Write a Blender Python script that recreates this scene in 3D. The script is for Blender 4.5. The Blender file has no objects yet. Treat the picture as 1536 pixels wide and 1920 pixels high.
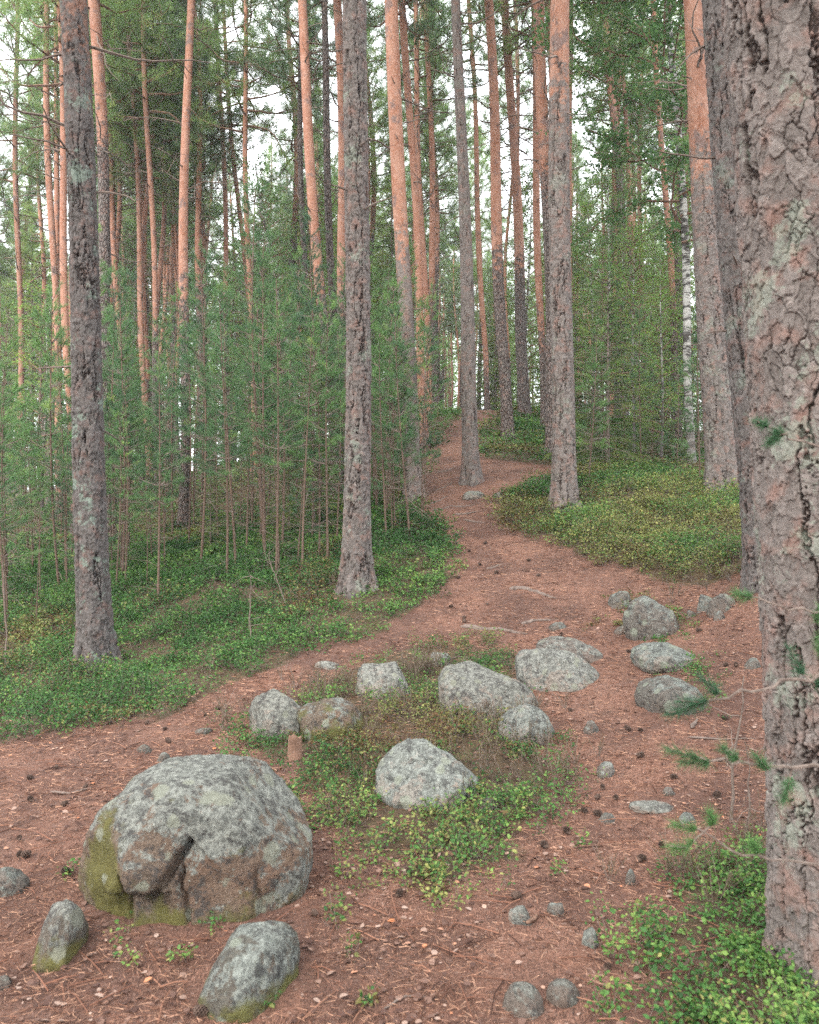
import bpy, bmesh, math, random
import numpy as np
from mathutils import Vector, Matrix, Quaternion
sc = bpy.context.scene
COL = sc.collection
# ------------------------------------------------------------------ camera, world, sun, exposure
F = 1500.0; CX, CY = 768.0, 960.0; CZ = 1.6          # focal length and centre in photo pixels, eye height
cam = bpy.data.cameras.new('camera'); camo = bpy.data.objects.new('camera', cam); COL.objects.link(camo)
camo.location = (0, 0, CZ); camo.rotation_euler = (math.radians(90), 0, 0)
cam.sensor_fit = 'VERTICAL'; cam.sensor_height = 36; cam.sensor_width = 28.8; cam.lens = 36*F/1920
cam.clip_start = 0.05; cam.clip_end = 2000
cam.dof.use_dof = True; cam.dof.focus_distance = 9.0; cam.dof.aperture_fstop = 4.5
sc.camera = camo
w = bpy.data.worlds.new('World'); sc.world = w; w.use_nodes = True
nt = w.node_tree; bg = nt.nodes['Background']
sky = nt.nodes.new('ShaderNodeTexSky'); sky.sky_type = 'NISHITA'; sky.sun_disc = False
SUN_EL, SUN_AZ = math.radians(44), math.radians(-150)       # azimuth from +Y, clockwise: behind the camera, to the left
sky.sun_elevation = SUN_EL; sky.sun_rotation = SUN_AZ
sky.air_density = 1.0; sky.dust_density = 6.0; sky.ozone_density = 1.0
cl = nt.nodes.new('ShaderNodeTexNoise'); cl.inputs['Scale'].default_value = 2.2; cl.inputs['Detail'].default_value = 6      # thin bright overcast over the blue
cr_ = nt.nodes.new('ShaderNodeValToRGB'); cr_.color_ramp.elements[0].position = .25; cr_.color_ramp.elements[0].color = (.72, .72, .72, 1); cr_.color_ramp.elements[1].position = .55
mx = nt.nodes.new('ShaderNodeMix'); mx.data_type = 'RGBA'; mx.inputs[7].default_value = (6.8, 7.0, 7.3, 1)
tcw = nt.nodes.new('ShaderNodeTexCoord'); nt.links.new(tcw.outputs['Generated'], cl.inputs['Vector'])
nt.links.new(cl.outputs[0], cr_.inputs[0]); nt.links.new(cr_.outputs[0], mx.inputs[0]); nt.links.new(sky.outputs[0], mx.inputs[6])
nt.links.new(mx.outputs[2], bg.inputs[0]); bg.inputs[1].default_value = 0.15
sl = bpy.data.lights.new('sun', 'SUN'); sl.energy = 1.5; sl.angle = math.radians(28); sl.color = (1, .93, .84)
so = bpy.data.objects.new('sun', sl); COL.objects.link(so)
sd = Vector((math.sin(SUN_AZ)*math.cos(SUN_EL), math.cos(SUN_AZ)*math.cos(SUN_EL), math.sin(SUN_EL)))
so.rotation_euler = (-sd).to_track_quat('-Z', 'Y').to_euler(); so.location = sd*30
sc.view_settings.view_transform = 'Standard'; sc.view_settings.look = 'None'
sc.view_settings.exposure = 2.1; sc.view_settings.gamma = 1
sc.cycles.max_bounces = 6; sc.cycles.diffuse_bounces = 4; sc.cycles.transmission_bounces = 3; sc.cycles.glossy_bounces = 2
sc.cycles.use_denoising = False; sc.cycles.use_adaptive_sampling = True; sc.cycles.adaptive_threshold = 0.018
sc.cycles.caustics_reflective = False; sc.cycles.caustics_refractive = False

rng = np.random.default_rng(7); random.seed(7)
U = lambda a, b: float(rng.uniform(a, b))
# ------------------------------------------------------------------ numpy noise
def _h(ix, iy, iz, s=0):
    n = (ix*374761393 + iy*668265263 + iz*2147483647 + s*1274126177) & 0xffffffff
    n = ((n ^ (n >> 13))*1103515245) & 0xffffffff
    n = ((n ^ (n >> 15))*2246822519) & 0xffffffff
    return ((n ^ (n >> 16)) & 0xffffff)/float(0xffffff)
def vnoise(p, s=0):
    i = np.floor(p).astype(np.int64); f = p - i; f = f*f*(3-2*f); r = 0
    for a in (0, 1):
        wa = f[:, 0] if a else 1-f[:, 0]
        for b in (0, 1):
            wb = f[:, 1] if b else 1-f[:, 1]
            for c in (0, 1):
                wc = f[:, 2] if c else 1-f[:, 2]
                r = r + wa*wb*wc*_h(i[:, 0]+a, i[:, 1]+b, i[:, 2]+c, s)
    return r*2-1
def fbm(p, o=4, s=0, g=.5):
    r = 0; a = 1.; t = 0
    for k in range(o):
        r = r + a*vnoise(p*(2.03**k)+k*17.3, s+k); t += a; a *= g
    return r/t
def voro(p, s=0):
    i = np.floor(p).astype(np.int64); n = len(p)
    f1 = np.full(n, 9.); f2 = np.full(n, 9.); cid = np.zeros(n); dz = np.zeros(n)
    for a in (-1, 0, 1):
        for b in (-1, 0, 1):
            for c in (-1, 0, 1):
                j0, j1, j2 = i[:, 0]+a, i[:, 1]+b, i[:, 2]+c
                q = np.stack([j0+_h(j0, j1, j2, s), j1+_h(j0, j1, j2, s+1), j2+_h(j0, j1, j2, s+2)], 1) - p
                d = np.sqrt((q*q).sum(1)); m = d < f1
                f2 = np.where(m, f1, np.minimum(f2, d)); f1 = np.where(m, d, f1)
                cid = np.where(m, _h(j0, j1, j2, s+3), cid); dz = np.where(m, -q[:, 2], dz)
    return f1, f2, cid, dz
def ss(a, b, x):
    t = np.clip((x-a)/(b-a), 0, 1); return t*t*(3-2*t)
# ------------------------------------------------------------------ mesh helpers
def mesh(name, V, faces, attrs=None, smooth=False, mats=(), mi=None):
    """faces: list of integer arrays (n,k)"""
    me = bpy.data.meshes.new(name); V = np.asarray(V, np.float32)
    me.vertices.add(len(V)); me.vertices.foreach_set('co', V.ravel())
    faces = [np.asarray(f) for f in faces if len(f)]
    L = np.concatenate([f.ravel() for f in faces]).astype(np.int32)
    cnt = np.concatenate([np.full(len(f), f.shape[1]) for f in faces])
    st = np.concatenate([[0], np.cumsum(cnt)[:-1]]).astype(np.int32)
    me.loops.add(len(L)); me.loops.foreach_set('vertex_index', L)
    me.polygons.add(len(cnt)); me.polygons.foreach_set('loop_start', st)
    me.polygons.foreach_set('use_smooth', np.full(len(cnt), smooth))
    for m in mats: me.materials.append(m)
    if mi is not None: me.polygons.foreach_set('material_index', np.asarray(mi, np.int32))
    me.update(calc_edges=True)
    for k, a in (attrs or {}).items():
        at = me.attributes.new(k, 'FLOAT', 'POINT'); at.data.foreach_set('value', np.asarray(a, np.float32))
    return me
class G:
    """collects vertices, faces (3,4,6-gons), a value per vertex, a material per face"""
    def __init__(s): s.V = []; s.F = {3: [], 4: [], 6: []}; s.M = {3: [], 4: [], 6: []}; s.A = []; s.n = 0
    def add(s, V, Fc, a=0., m=0):
        V = np.asarray(V, float); Fc = np.asarray(Fc)
        s.V.append(V); s.A.append(np.broadcast_to(np.asarray(a, float), (len(V),)))
        k = Fc.shape[1]; s.F[k].append(Fc+s.n); s.M[k].append(np.full(len(Fc), m)); s.n += len(V)
    def mesh(s, name, mats, smooth=False):
        fs = [np.concatenate(s.F[k]) for k in (3, 4, 6) if s.F[k]]
        ms = np.concatenate([np.concatenate(s.M[k]) for k in (3, 4, 6) if s.M[k]])
        return mesh(name, np.concatenate(s.V), fs, {'v': np.concatenate(s.A)}, smooth, mats, ms)
def nrm(v): return v/np.maximum(np.linalg.norm(v, axis=-1, keepdims=True), 1e-9)
def tube(g, pts, rad, k=5, a=.5, m=0):
    pts = np.asarray(pts, float); n = len(pts); rad = np.broadcast_to(rad, (n,))
    t = nrm(np.gradient(pts, axis=0)); ref = np.array([0, 0, 1.]) if abs(t[0, 2]) < .8 else np.array([1., 0, 0])
    u = nrm(np.cross(t, ref)); v = np.cross(t, u); an = np.arange(k)*2*np.pi/k
    V = (pts[:, None] + rad[:, None, None]*(np.cos(an)[None, :, None]*u[:, None]+np.sin(an)[None, :, None]*v[:, None])).reshape(-1, 3)
    i = np.arange(n-1)[:, None]*k; j = np.arange(k)[None]; j2 = (j+1) % k
    g.add(V, np.stack([i+j, i+j2, i+k+j2, i+k+j], -1).reshape(-1, 4), a, m)
def needles(g, b, d, L, wd, v, m=0):
    n = len(b); d = nrm(d); r = rng.normal(size=(n, 3)); s = nrm(np.cross(d, r))
    L = np.broadcast_to(L, (n,))[:, None]; wd = np.broadcast_to(wd, (n,))[:, None]
    V = np.stack([b-s*wd*.5, b+s*wd*.5, b+d*L], 1).reshape(-1, 3)
    g.add(V, np.arange(3*n).reshape(-1, 3), np.repeat(np.broadcast_to(v, (n,)), 3), m)
def leaves(g, c, L, v, m=0, flat=.5, hexa=False, asp=.55, dirs=None):
    """leaf blades: base at c, pointing dirs; folded along the midrib"""
    n = len(c); L = np.broadcast_to(L, (n,))[:, None]
    nn = rng.normal(size=(n, 3)); nn = nrm(nn*(1-flat)+np.array([0, 0, flat*1.6]))
    d = rng.normal(size=(n, 3)) if dirs is None else dirs
    d = nrm(d-(d*nn).sum(1, keepdims=True)*nn); s = np.cross(d, nn); k = asp/2
    if hexa:
        P = [c, c+d*L*.3+s*L*k+nn*L*.07, c+d*L*.7+s*L*k*.85+nn*L*.05, c+d*L-nn*L*.06, c+d*L*.7-s*L*k*.85+nn*L*.05, c+d*L*.3-s*L*k+nn*L*.07]
    else:
        P = [c, c+d*L*.5+s*L*k+nn*L*.08, c+d*L, c+d*L*.5-s*L*k+nn*L*.08]
    q = len(P); V = np.stack(P, 1).reshape(-1, 3)
    g.add(V, np.arange(q*n).reshape(-1, q), np.repeat(np.broadcast_to(v, (n,)), q), m)
def tag(o, label=None, cat=None, group=None, kind=None):
    if label: o['label'] = label
    if cat: o['category'] = cat
    if group: o['group'] = group
    if kind: o['kind'] = kind
    return o
def obj(name, me, parent=None, loc=None):
    o = bpy.data.objects.new(name, me); COL.objects.link(o)
    if parent: o.parent = parent
    if loc is not None: o.location = loc
    return o
# ------------------------------------------------------------------ materials
class N:
    def __init__(s, name):
        s.m = bpy.data.materials.new(name); s.m.use_nodes = True; s.t = s.m.node_tree
        s.b = s.t.nodes['Principled BSDF']; s.b.inputs['Roughness'].default_value = .9
        s.b.inputs['Specular IOR Level'].default_value = .2
        s.tc = s.t.nodes.new('ShaderNodeTexCoord'); s.c = s.tc.outputs['Object']
    def set(s, i, v):
        if hasattr(v, 'is_linked'): s.t.links.new(v, i)
        elif v is not None: i.default_value = v if not isinstance(v, tuple) or len(v) == 4 or i.type == 'VECTOR' else (*v, 1)
    def map(s, scale=(1, 1, 1), c=None):
        n = s.t.nodes.new('ShaderNodeMapping'); s.set(n.inputs['Vector'], c or s.c); n.inputs['Scale'].default_value = scale
        return n.outputs[0]
    def noise(s, scale, det=4, rough=.6, c=None, dist=0.):
        n = s.t.nodes.new('ShaderNodeTexNoise'); s.set(n.inputs['Vector'], c or s.c)
        n.inputs['Scale'].default_value = scale; n.inputs['Detail'].default_value = det; n.inputs['Roughness'].default_value = rough
        n.inputs['Distortion'].default_value = dist
        return n.outputs[0]
    def voro(s, scale, feat='F1', c=None, out='Distance'):
        n = s.t.nodes.new('ShaderNodeTexVoronoi'); n.feature = feat; s.set(n.inputs['Vector'], c or s.c); n.inputs['Scale'].default_value = scale
        return n.outputs[out]
    def attr(s, k):
        n = s.t.nodes.new('ShaderNodeAttribute'); n.attribute_name = k; return n.outputs['Fac']
    def ramp(s, x, *st):
        n = s.t.nodes.new('ShaderNodeValToRGB'); s.set(n.inputs[0], x); e = n.color_ramp.elements
        while len(e) < len(st): e.new(.5)
        for k, (p, c) in enumerate(st):
            e[k].position = p; e[k].color = (c, c, c, 1) if not isinstance(c, tuple) else (*c, 1)
        return n.outputs[0]
    def mix(s, f, a, b, mode='MIX'):
        n = s.t.nodes.new('ShaderNodeMix'); n.data_type = 'RGBA'; n.blend_type = mode
        s.set(n.inputs[0], f); s.set(n.inputs[6], a); s.set(n.inputs[7], b); return n.outputs[2]
    def math(s, op, a, b=0., clamp=False):
        n = s.t.nodes.new('ShaderNodeMath'); n.operation = op; n.use_clamp = clamp; s.set(n.inputs[0], a); s.set(n.inputs[1], b); return n.outputs[0]
    def rand(s): return s.t.nodes.new('ShaderNodeObjectInfo').outputs['Random']
    def nz(s):
        g = s.t.nodes.new('ShaderNodeNewGeometry'); x = s.t.nodes.new('ShaderNodeSeparateXYZ'); s.set(x.inputs[0], g.outputs['Normal']); return x.outputs[2]
    def bump(s, h, st=.5, d=.01):
        n = s.t.nodes.new('ShaderNodeBump'); s.set(n.inputs['Height'], h); n.inputs['Strength'].default_value = st; n.inputs['Distance'].default_value = d
        s.set(s.b.inputs['Normal'], n.outputs[0])
    def col(s, c): s.set(s.b.inputs['Base Color'], c)
    def translucent(s, c, f=.35):
        t = s.t.nodes.new('ShaderNodeBsdfTranslucent'); s.set(t.inputs[0], c)
        m = s.t.nodes.new('ShaderNodeMixShader'); m.inputs[0].default_value = f
        s.t.links.new(s.b.outputs[0], m.inputs[1]); s.t.links.new(t.outputs[0], m.inputs[2])
        s.t.links.new(m.outputs[0], s.t.nodes['Material Output'].inputs[0])
def foliage(name, c0, c1, c2, f=.35, rv=.35, gloss=.2):
    n = N(name); c = n.ramp(n.attr('v'), (0, c0), (.55, c1), (1, c2))
    r = n.rand(); k = n.ramp(r, (0, (1-rv, 1-rv, 1-rv*.6)), (1, (1+rv, 1+rv*.6, 1-rv*.3)))
    c = n.mix(1., c, k, 'MULTIPLY'); n.col(c); n.b.inputs['Roughness'].default_value = .55; n.b.inputs['Specular IOR Level'].default_value = gloss
    n.translucent(c, f); return n.m
M = {}
M['needle'] = foliage('pine_needles', (.09, .17, .08), (.17, .30, .125), (.33, .42, .16), .6)
M['sapling'] = foliage('young_pine_needles', (.06, .145, .07), (.13, .275, .12), (.30, .44, .15), .55)
M['leaf'] = foliage('birch_leaves', (.09, .20, .065), (.17, .32, .09), (.33, .45, .13), .5)
M['spruce'] = foliage('spruce_needles', (.035, .07, .028), (.08, .14, .042), (.19, .25, .065), .3)
M['berry'] = foliage('bilberry_leaves', (.022, .062, .018), (.062, .155, .038), (.17, .27, .065), .35, 0)
M['dryberry'] = foliage('yellowing_bilberry_leaves', (.11, .055, .028), (.13, .145, .045), (.28, .28, .09), .3, 0)
def flat(name, a, b, scale=8, bump=.5):
    n = N(name); x = n.noise(scale, 5, .65); n.col(n.ramp(x, (.3, a), (.7, b))); n.bump(x, bump, .01); return n.m
M['twig'] = flat('dead_twig_bark', (.08, .058, .047), (.20, .16, .135), 30)
M['limb'] = flat('limb_bark', (.10, .06, .042), (.23, .135, .095), 12)
M['stem'] = flat('sapling_bark', (.07, .05, .038), (.16, .105, .078), 25)
M['wood'] = flat('weathered_wood', (.075, .055, .045), (.18, .14, .12), 18)
def bark_color(n, crk, pid, org, rnd):
    g1 = n.mix(pid, (.10, .086, .076), (.25, .213, .192))
    fine = n.noise(55, 4, .7)
    g1 = n.mix(n.ramp(fine, (.35, 0.), (.65, 1.)), n.mix(.5, g1, (.06, .048, .043)), g1)
    g1 = n.mix(n.ramp(n.noise(9, 3, .6), (.5, 0.), (.68, .55)), g1, (.24, .13, .10))
    g1 = n.mix(n.ramp(crk, (0.1, 1.), (.7, 0.)), g1, (.035, .024, .02))
    li = n.ramp(n.math('ADD', n.math('MULTIPLY', n.noise(3.2, 3, .6), .6), n.math('MULTIPLY', n.noise(17, 6, .8, dist=.4), .5)), (.605, 0.), (.64, 1.))
    lic = n.mix(n.noise(40, 2), (.17, .21, .165), (.31, .35, .28))
    la = n.t.nodes.new('ShaderNodeAttribute'); la.attribute_name = 'lic'
    g1 = n.mix(n.math('MULTIPLY', li, la.outputs['Fac']), g1, lic)
    o = n.mix(n.ramp(n.noise(6, 5, .7, c=n.map((1, 1, .5))), (.35, 0.), (.65, 1.)), (.255, .112, .068), (.35, .195, .14))
    o = n.mix(n.ramp(n.noise(28, 5, .7, c=n.map((1, 1, .6))), (.52, 0.), (.68, .8)), o, (.42, .275, .215))
    o = n.mix(n.ramp(n.noise(3.2, 4, .7, c=n.map((1, 1, .7))), (.56, 0.), (.63, .8)), o, (.15, .11, .10))
    f = n.math('ADD', org, n.math('MULTIPLY', n.math('SUBTRACT', n.noise(7, 5, .75), .5), 1.5))
    f = n.ramp(f, (.42, 0.), (.58, 1.))
    c = n.mix(f, g1, o); da = n.attr('drk'); c = n.mix(da, c, n.mix(1., c, (.50, .53, .56), 'MULTIPLY'))
    return c, f, fine
def bark_mats():
    n = N('pine_bark'); c, f, fine = bark_color(n, n.attr('crk'), n.attr('pid'), n.attr('org'), 0)
    n.col(c); n.bump(n.mix(.4, n.noise(70, 6, .8), n.voro(60, 'F1', n.map((1, 1, .5)))), .8, .008); M['bark'] = n.m
    n = N('distant_pine_bark'); mp = n.map((1, 1, .45))
    de = n.voro(22, 'DISTANCE_TO_EDGE', mp); pid = n.voro(22, 'F1', mp, 'Color')
    cr = n.math('MULTIPLY', de, 5., True)
    c, f, fine = bark_color(n, cr, n.math('MULTIPLY', pid, 1.), n.attr('org'), 0)
    n.col(n.mix(.5, c, n.mix(1., c, n.ramp(n.rand(), (0, (.65, .7, .78)), (1, (1.1, 1.02, 1))), 'MULTIPLY')))
    n.bump(n.mix(f, cr, n.noise(30, 4)), .8, .02); M['barkfar'] = n.m
    n = N('birch_bark'); z = n.map((1, 1, 3.5)); x = n.noise(3.5, 5, .7, z)
    lo = n.attr('org')
    c = n.mix(n.ramp(x, (.46, 0.), (.54, 1.)), (.05, .046, .042), (.42, .41, .38))
    c = n.mix(n.ramp(n.noise(30, 2, .5, n.map((.3, .3, 3))), (.6, 0.), (.66, 1.)), c, (.12, .10, .09))
    n.col(n.mix(lo, (.085, .075, .068), c)); n.bump(x, .5, .02); M['birch'] = n.m
bark_mats()
def rock_mat(name, base, lich, moss, up=.6):
    n = N(name)
    sp = n.noise(60, 4, .75); b = n.mix(n.ramp(sp, (.38, 0.), (.62, 1.)), tuple(x*.62 for x in base), tuple(min(1, x*1.25) for x in base))
    b = n.mix(n.ramp(n.noise(4, 4, .6), (.4, 0.), (.65, .6)), b, (base[0]*1.25, base[1]*.95, base[2]*.85))
    b = n.mix(n.ramp(n.voro(90), (.1, .8), (.25, 0.)), b, (.07, .065, .065))
    f = n.math('ADD', n.noise(7, 7, .78, dist=.3), n.math('MULTIPLY', n.attr('lich'), .13))
    f = n.ramp(f, (.60-lich, 0.), (.64-lich, 1.))
    lc = n.mix(n.ramp(n.noise(38, 5, .8), (.38, 0.), (.6, 1.)), (.085, .09, .085), (.27, .285, .265))
    c = n.mix(f, b, lc)
    c = n.mix(n.ramp(n.noise(16, 7, .85), (.51, 0.), (.57, .85)), c, (.055, .053, .053))
    c = n.mix(n.ramp(n.noise(34, 4, .75), (.62, 0.), (.66, .9)), c, (.26, .27, .245))
    g = n.math('ADD', n.noise(9, 6, .7), n.attr('moss'))
    mo = n.mix(n.noise(22, 4), (.055, .055, .018), (.17, .16, .05))
    c = n.mix(n.ramp(g, (.80-moss, 0.), (.98-moss, .92)), c, mo)
    ro = n.math('ADD', n.voro(9, 'SMOOTH_F1'), n.math('MULTIPLY', n.noise(30, 4, .7), .35))            # crusty round lichen patches
    c = n.mix(n.ramp(ro, (.36, .75), (.42, 0.)), c, n.mix(n.noise(50, 3, .8), (.13, .14, .115), (.32, .34, .28)))
    c = n.mix(n.ramp(n.voro(5.3, 'DISTANCE_TO_EDGE', n.map((1, 1, 1.4))), (.0, .0), (.012, 0.)), c, (.03, .03, .028))
    tint = n.ramp(n.rand(), (0, (.80, .76, .70)), (.35, (1.05, 1.0, .95)), (.7, (.86, .88, .84)), (1, (1.12, 1.12, 1.08)))
    c = n.mix(1., c, tint, 'MULTIPLY')
    n.col(c); n.bump(n.mix(.45, n.noise(30, 7, .8), n.noise(120, 3, .8)), 1., .026); M[name] = n.m
rock_mat('boulder_granite', (.145, .112, .088), .0, .09)
rock_mat('pale_granite', (.24, .222, .20), .10, -.05)
rock_mat('grey_granite', (.15, .135, .122), .02, -.05)
rock_mat('lichen_granite', (.115, .105, .09), .06, .08)
def ground_mats():
    for nm in ('needle_path', 'forest_floor'):
        n = N(nm)
        s1 = n.noise(3, 4, .6); 
        a = n.noise(40, 3, .7, n.map((1, 5, 1)), .8); b = n.noise(40, 3, .7, n.map((5, 1, 1)), .8)
        st = n.mix(n.ramp(n.noise(9, 2), (.48, 0.), (.52, 1.)), a, b)
        c = n.mix(n.ramp(st, (.38, 0.), (.62, 1.)), (.028, .016, .012), (.245, .128, .090))
        c = n.mix(n.ramp(s1, (.35, 0.), (.7, .5)), c, (.175, .084, .056))
        c = n.mix(n.ramp(n.noise(60, 2, .6), (.62, 0.), (.7, .8)), c, (.32, .21, .165))
        c = n.mix(n.ramp(n.noise(33, 3, .7), (.60, 0.), (.66, .7)), c, (.06, .035, .028))
        c = n.mix(n.ramp(n.noise(1.3, 5, .7), (.42, 0.), (.60, .75)), c, (.065, .036, .028))
        gr = n.mix(n.ramp(n.noise(14, 5, .7), (.35, 0.), (.65, 1.)), (.028, .021, .014), (.085, .066, .034))
        c = n.mix(n.ramp(n.math('ADD', n.attr('veg'), n.math('MULTIPLY', n.math('SUBTRACT', n.noise(8, 5, .7), .5), .9)), (.4, 0.), (.7, .85)), c, gr)
        n.col(c); n.bump(n.mix(.5, st, n.noise(18, 5, .7)), .9, .018); M[nm] = n.m
ground_mats()
# ------------------------------------------------------------------ terrain
CP = [(-300,1920,2.5),(0,1920,2.5),(768,1920,2.5),(1300,1920,2.5),(1900,1900,2.55),(1530,1800,2.85),(1800,1700,3.1),
 (370,1740,3.08),(0,1440,5.0),(-500,1440,5.0),(800,1490,4.45),(500,1420,5.0),(925,1370,5.3),(1050,1295,6.1),(1120,1430,4.8),(1250,1335,5.2),
 (1420,1420,4.5),(1245,1262,6.0),(1230,1190,7.0),(1350,1150,7.2),(1410,1100,7.0),(1700,1150,6.0),(900,1195,7.8),(600,1245,7.2),(180,1250,8.0),(-300,1260,8.0),
 (668,1105,9.2),(850,1060,9.8),(1000,1085,9.2),(1200,1075,8.8),(1340,1030,9.6),(860,980,12.),(1058,975,12.),(1360,938,12.),(1650,960,12.),
 (880,907,14.5),(1000,900,14.6),(800,945,13.5),(1150,885,16.),(835,850,18.5),(953,826,20),(1100,835,21),(985,780,24),(905,770,24.5),(850,775,24),(1300,865,20),(1536,870,25),(1200,800,28),
 (400,1060,12),(640,1010,12.5),(0,1130,12.),(200,1040,15.),(600,930,18),(400,960,20),(0,1010,20),(700,850,23),(-300,980,25),(1900,930,25)]
def P(px, py, Y): return np.array([(px-CX)/F*Y, Y, CZ-(py-CY)/F*Y])
W0 = np.array([P(*c) for c in CP])
far = [(x, y, z) for x, y, z in [(-30,45,2.2),(-10,40,3.6),(0,34,5.0),(3,42,5.0),(12,45,4.6),(35,45,4.0),(0,70,5),(-50,80,3),(50,80,5),(0,120,5),(-14,3,-.1),(14,4,.8),(0,-8,-.1),(-10,-8,-.3),(10,-8,.2),(-25,20,.6),(25,20,2.4)]]
W0 = np.vstack([W0, np.array(far)])
def tps():
    X = W0[:, :2]/10.; n = len(X); r = np.linalg.norm(X[:, None]-X[None], axis=2)
    K = np.where(r > 0, r*r*np.log(np.maximum(r, 1e-9)), 0) + np.eye(n)*.0015
    Pm = np.hstack([np.ones((n, 1)), X]); A = np.block([[K, Pm], [Pm.T, np.zeros((3, 3))]])
    s = np.linalg.solve(A, np.concatenate([W0[:, 2], np.zeros(3)])); return X, s
TX, TS = tps()
def H0(x, y):
    x = np.atleast_1d(np.asarray(x, float)); y = np.atleast_1d(np.asarray(y, float))
    xc = np.clip(x, -55, 55); yc = np.clip(y, -8, 115); q = np.stack([xc, yc], 1)/10.
    out = TS[-3]+q@TS[-2:]
    for k in range(len(TX)):
        r2 = ((q-TX[k])**2).sum(1); out += TS[k]*.5*r2*np.log(np.maximum(r2, 1e-12))
    return out
def Hn(x, y):
    p = np.stack([x, y, 0*x], 1); return .05*fbm(p*.7, 3, 5)*ss(1, 8, y) + .022*fbm(p*2.6, 3, 9)
def HG(x, y):
    x = np.atleast_1d(np.asarray(x, float)); y = np.atleast_1d(np.asarray(y, float)); return H0(x, y)+Hn(x, y)
def hz(x, y): return float(HG(x, y)[0])
def hit(px, py):
    Y = np.geomspace(1.2, 90, 1500); p = np.stack([(px-CX)/F*Y, Y, CZ-(py-CY)/F*Y], 1)
    d = p[:, 2]-HG(p[:, 0], p[:, 1]); k = np.argmax(d < 0)
    if d[k] >= 0: return p[-1]
    t = d[k-1]/(d[k-1]-d[k]); return p[k-1]*(1-t)+p[k]*t
def poly(px, extra=()): return np.array([hit(*p)[:2] for p in px]+list(extra))
V1 = poly([(0,1398),(150,1370),(330,1345),(430,1290),(560,1238),(700,1190),(790,1140),(862,1085),(850,1030),(842,985),(800,962),(788,905),(806,850),(840,805),(882,774)], [(1.6,27),(2.5,60),(-60,60),(-60,4.9),(-5,4.9)])
V2 = poly([(945,772),(900,795),(890,835),(905,862),(1000,870),(1085,882),(1095,905),(1000,912),(928,940),(950,990),(1030,1025),(1130,1058),(1200,1080),(1290,1105),(1400,1085),(1536,1080)], [(8,6.5),(60,20),(60,60),(3.6,60),(3.2,27)])
V3 = poly([(400,1395),(470,1340),(560,1290),(680,1240),(760,1205),(900,1200),(980,1215),(1010,1290),(1045,1340),(1090,1440),(1095,1490),(1030,1560),(960,1600),(900,1690),(830,1690),(700,1640),(600,1655),(590,1560),(520,1480)])
V4 = poly([(1200,2010),(1185,1830),(1215,1740),(1230,1660),(1290,1600),(1390,1585),(1450,1650),(1600,1700),(1800,2010)])
V5 = poly([(1130,1120),(1200,1100),(1300,1170),(1370,1250),(1340,1330),(1300,1300),(1190,1190),(1140,1160)])
def sdist(pl, x, y):
    """signed distance to a polygon in the ground plane, positive inside"""
    d = np.full(len(x), 1e9); ins = np.zeros(len(x), bool); n = len(pl)
    for i in range(n):
        a, b = pl[i], pl[(i+1) % n]; e = b-a; w_ = np.stack([x-a[0], y-a[1]], 1)
        t = np.clip((w_@e)/max(e@e, 1e-9), 0, 1); q = w_-t[:, None]*e; d = np.minimum(d, np.hypot(q[:, 0], q[:, 1]))
        c = ((a[1] > y) != (b[1] > y)) & (x < (b[0]-a[0])*(y-a[1])/((b[1]-a[1]) or 1e-9)+a[0]); ins ^= c
    return np.where(ins, d, -d)
def veg(x, y):
    p = np.stack([x, y, 0*x], 1); nz = (.20*fbm(p*2.2, 4, 21)+.10*fbm(p*7, 2, 23))*ss(20, 10, y); r = np.zeros(len(x))
    for pl, k in ((V1, 1), (V2, 1), (V3, .8), (V4, .9), (V5, .45)):
        r = np.maximum(r, k*ss(-.05, .22, sdist(pl, x, y)+nz))
    return r
def axis(fine, a, b, lo, hi, gr=1.09):
    m = list(np.arange(a, b, fine)); s = fine; v = m[-1]; R = []
    while v < hi: s *= gr; v += s; R.append(v)
    s = fine; v = m[0]; Lq = []
    while v > lo: s *= gr; v -= s; Lq.append(v)
    return np.array(Lq[::-1]+m+R)
gx = axis(.045, -5.5, 6.0, -400, 400, 1.10); gy = axis(.045, 1.8, 15, -300, 500, 1.06)
XX, YY = np.meshgrid(gx, gy); nx, ny = len(gx), len(gy); x_, y_ = XX.ravel(), YY.ravel()
zz = H0(x_, y_); near = (np.abs(x_) < 40) & (y_ > -8) & (y_ < 80)
zz[near] += Hn(x_[near], y_[near])
vg = np.ones(len(x_)); vg[near] = veg(x_[near], y_[near])
bank = sdist(V2, x_[near], y_[near]); zz[near] += .10*ss(0, .5, bank)*ss(26, 12, y_[near])
FINE = near & (np.abs(x_) < 6) & (y_ > 1.5) & (y_ < 16)
pf = np.stack([x_[FINE], y_[FINE], 0*x_[FINE]], 1)
zz[FINE] += .014*fbm(pf*9, 4, 31)
Vg = np.stack([x_, y_, zz], 1)
ii, jj = np.meshgrid(np.arange(nx-1), np.arange(ny-1)); a0 = (jj*nx+ii).ravel()
Q = np.stack([a0, a0+1, a0+nx+1, a0+nx], 1); fc = vg[Q].mean(1) ; cen = Vg[Q].mean(1)
ispath = (fc < .5) & (cen[:, 1] > -2) & (cen[:, 1] < 27) & (np.abs(cen[:, 0]) < 8)
for nm, sel, mt in (('path', ispath, 'needle_path'), ('ground', ~ispath, 'forest_floor')):
    fq = Q[sel]; us, inv = np.unique(fq.ravel(), return_inverse=True)
    me = mesh(nm, Vg[us], [inv.reshape(-1, 4)], {'veg': vg[us]}, True, [M[mt]])
    tag(obj(nm, me), kind='structure')
def bankz(x, y):
    x = np.atleast_1d(x); y = np.atleast_1d(y); return HG(x, y)+.10*ss(0, .5, sdist(V2, x, y))*ss(26, 12, y)
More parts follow.
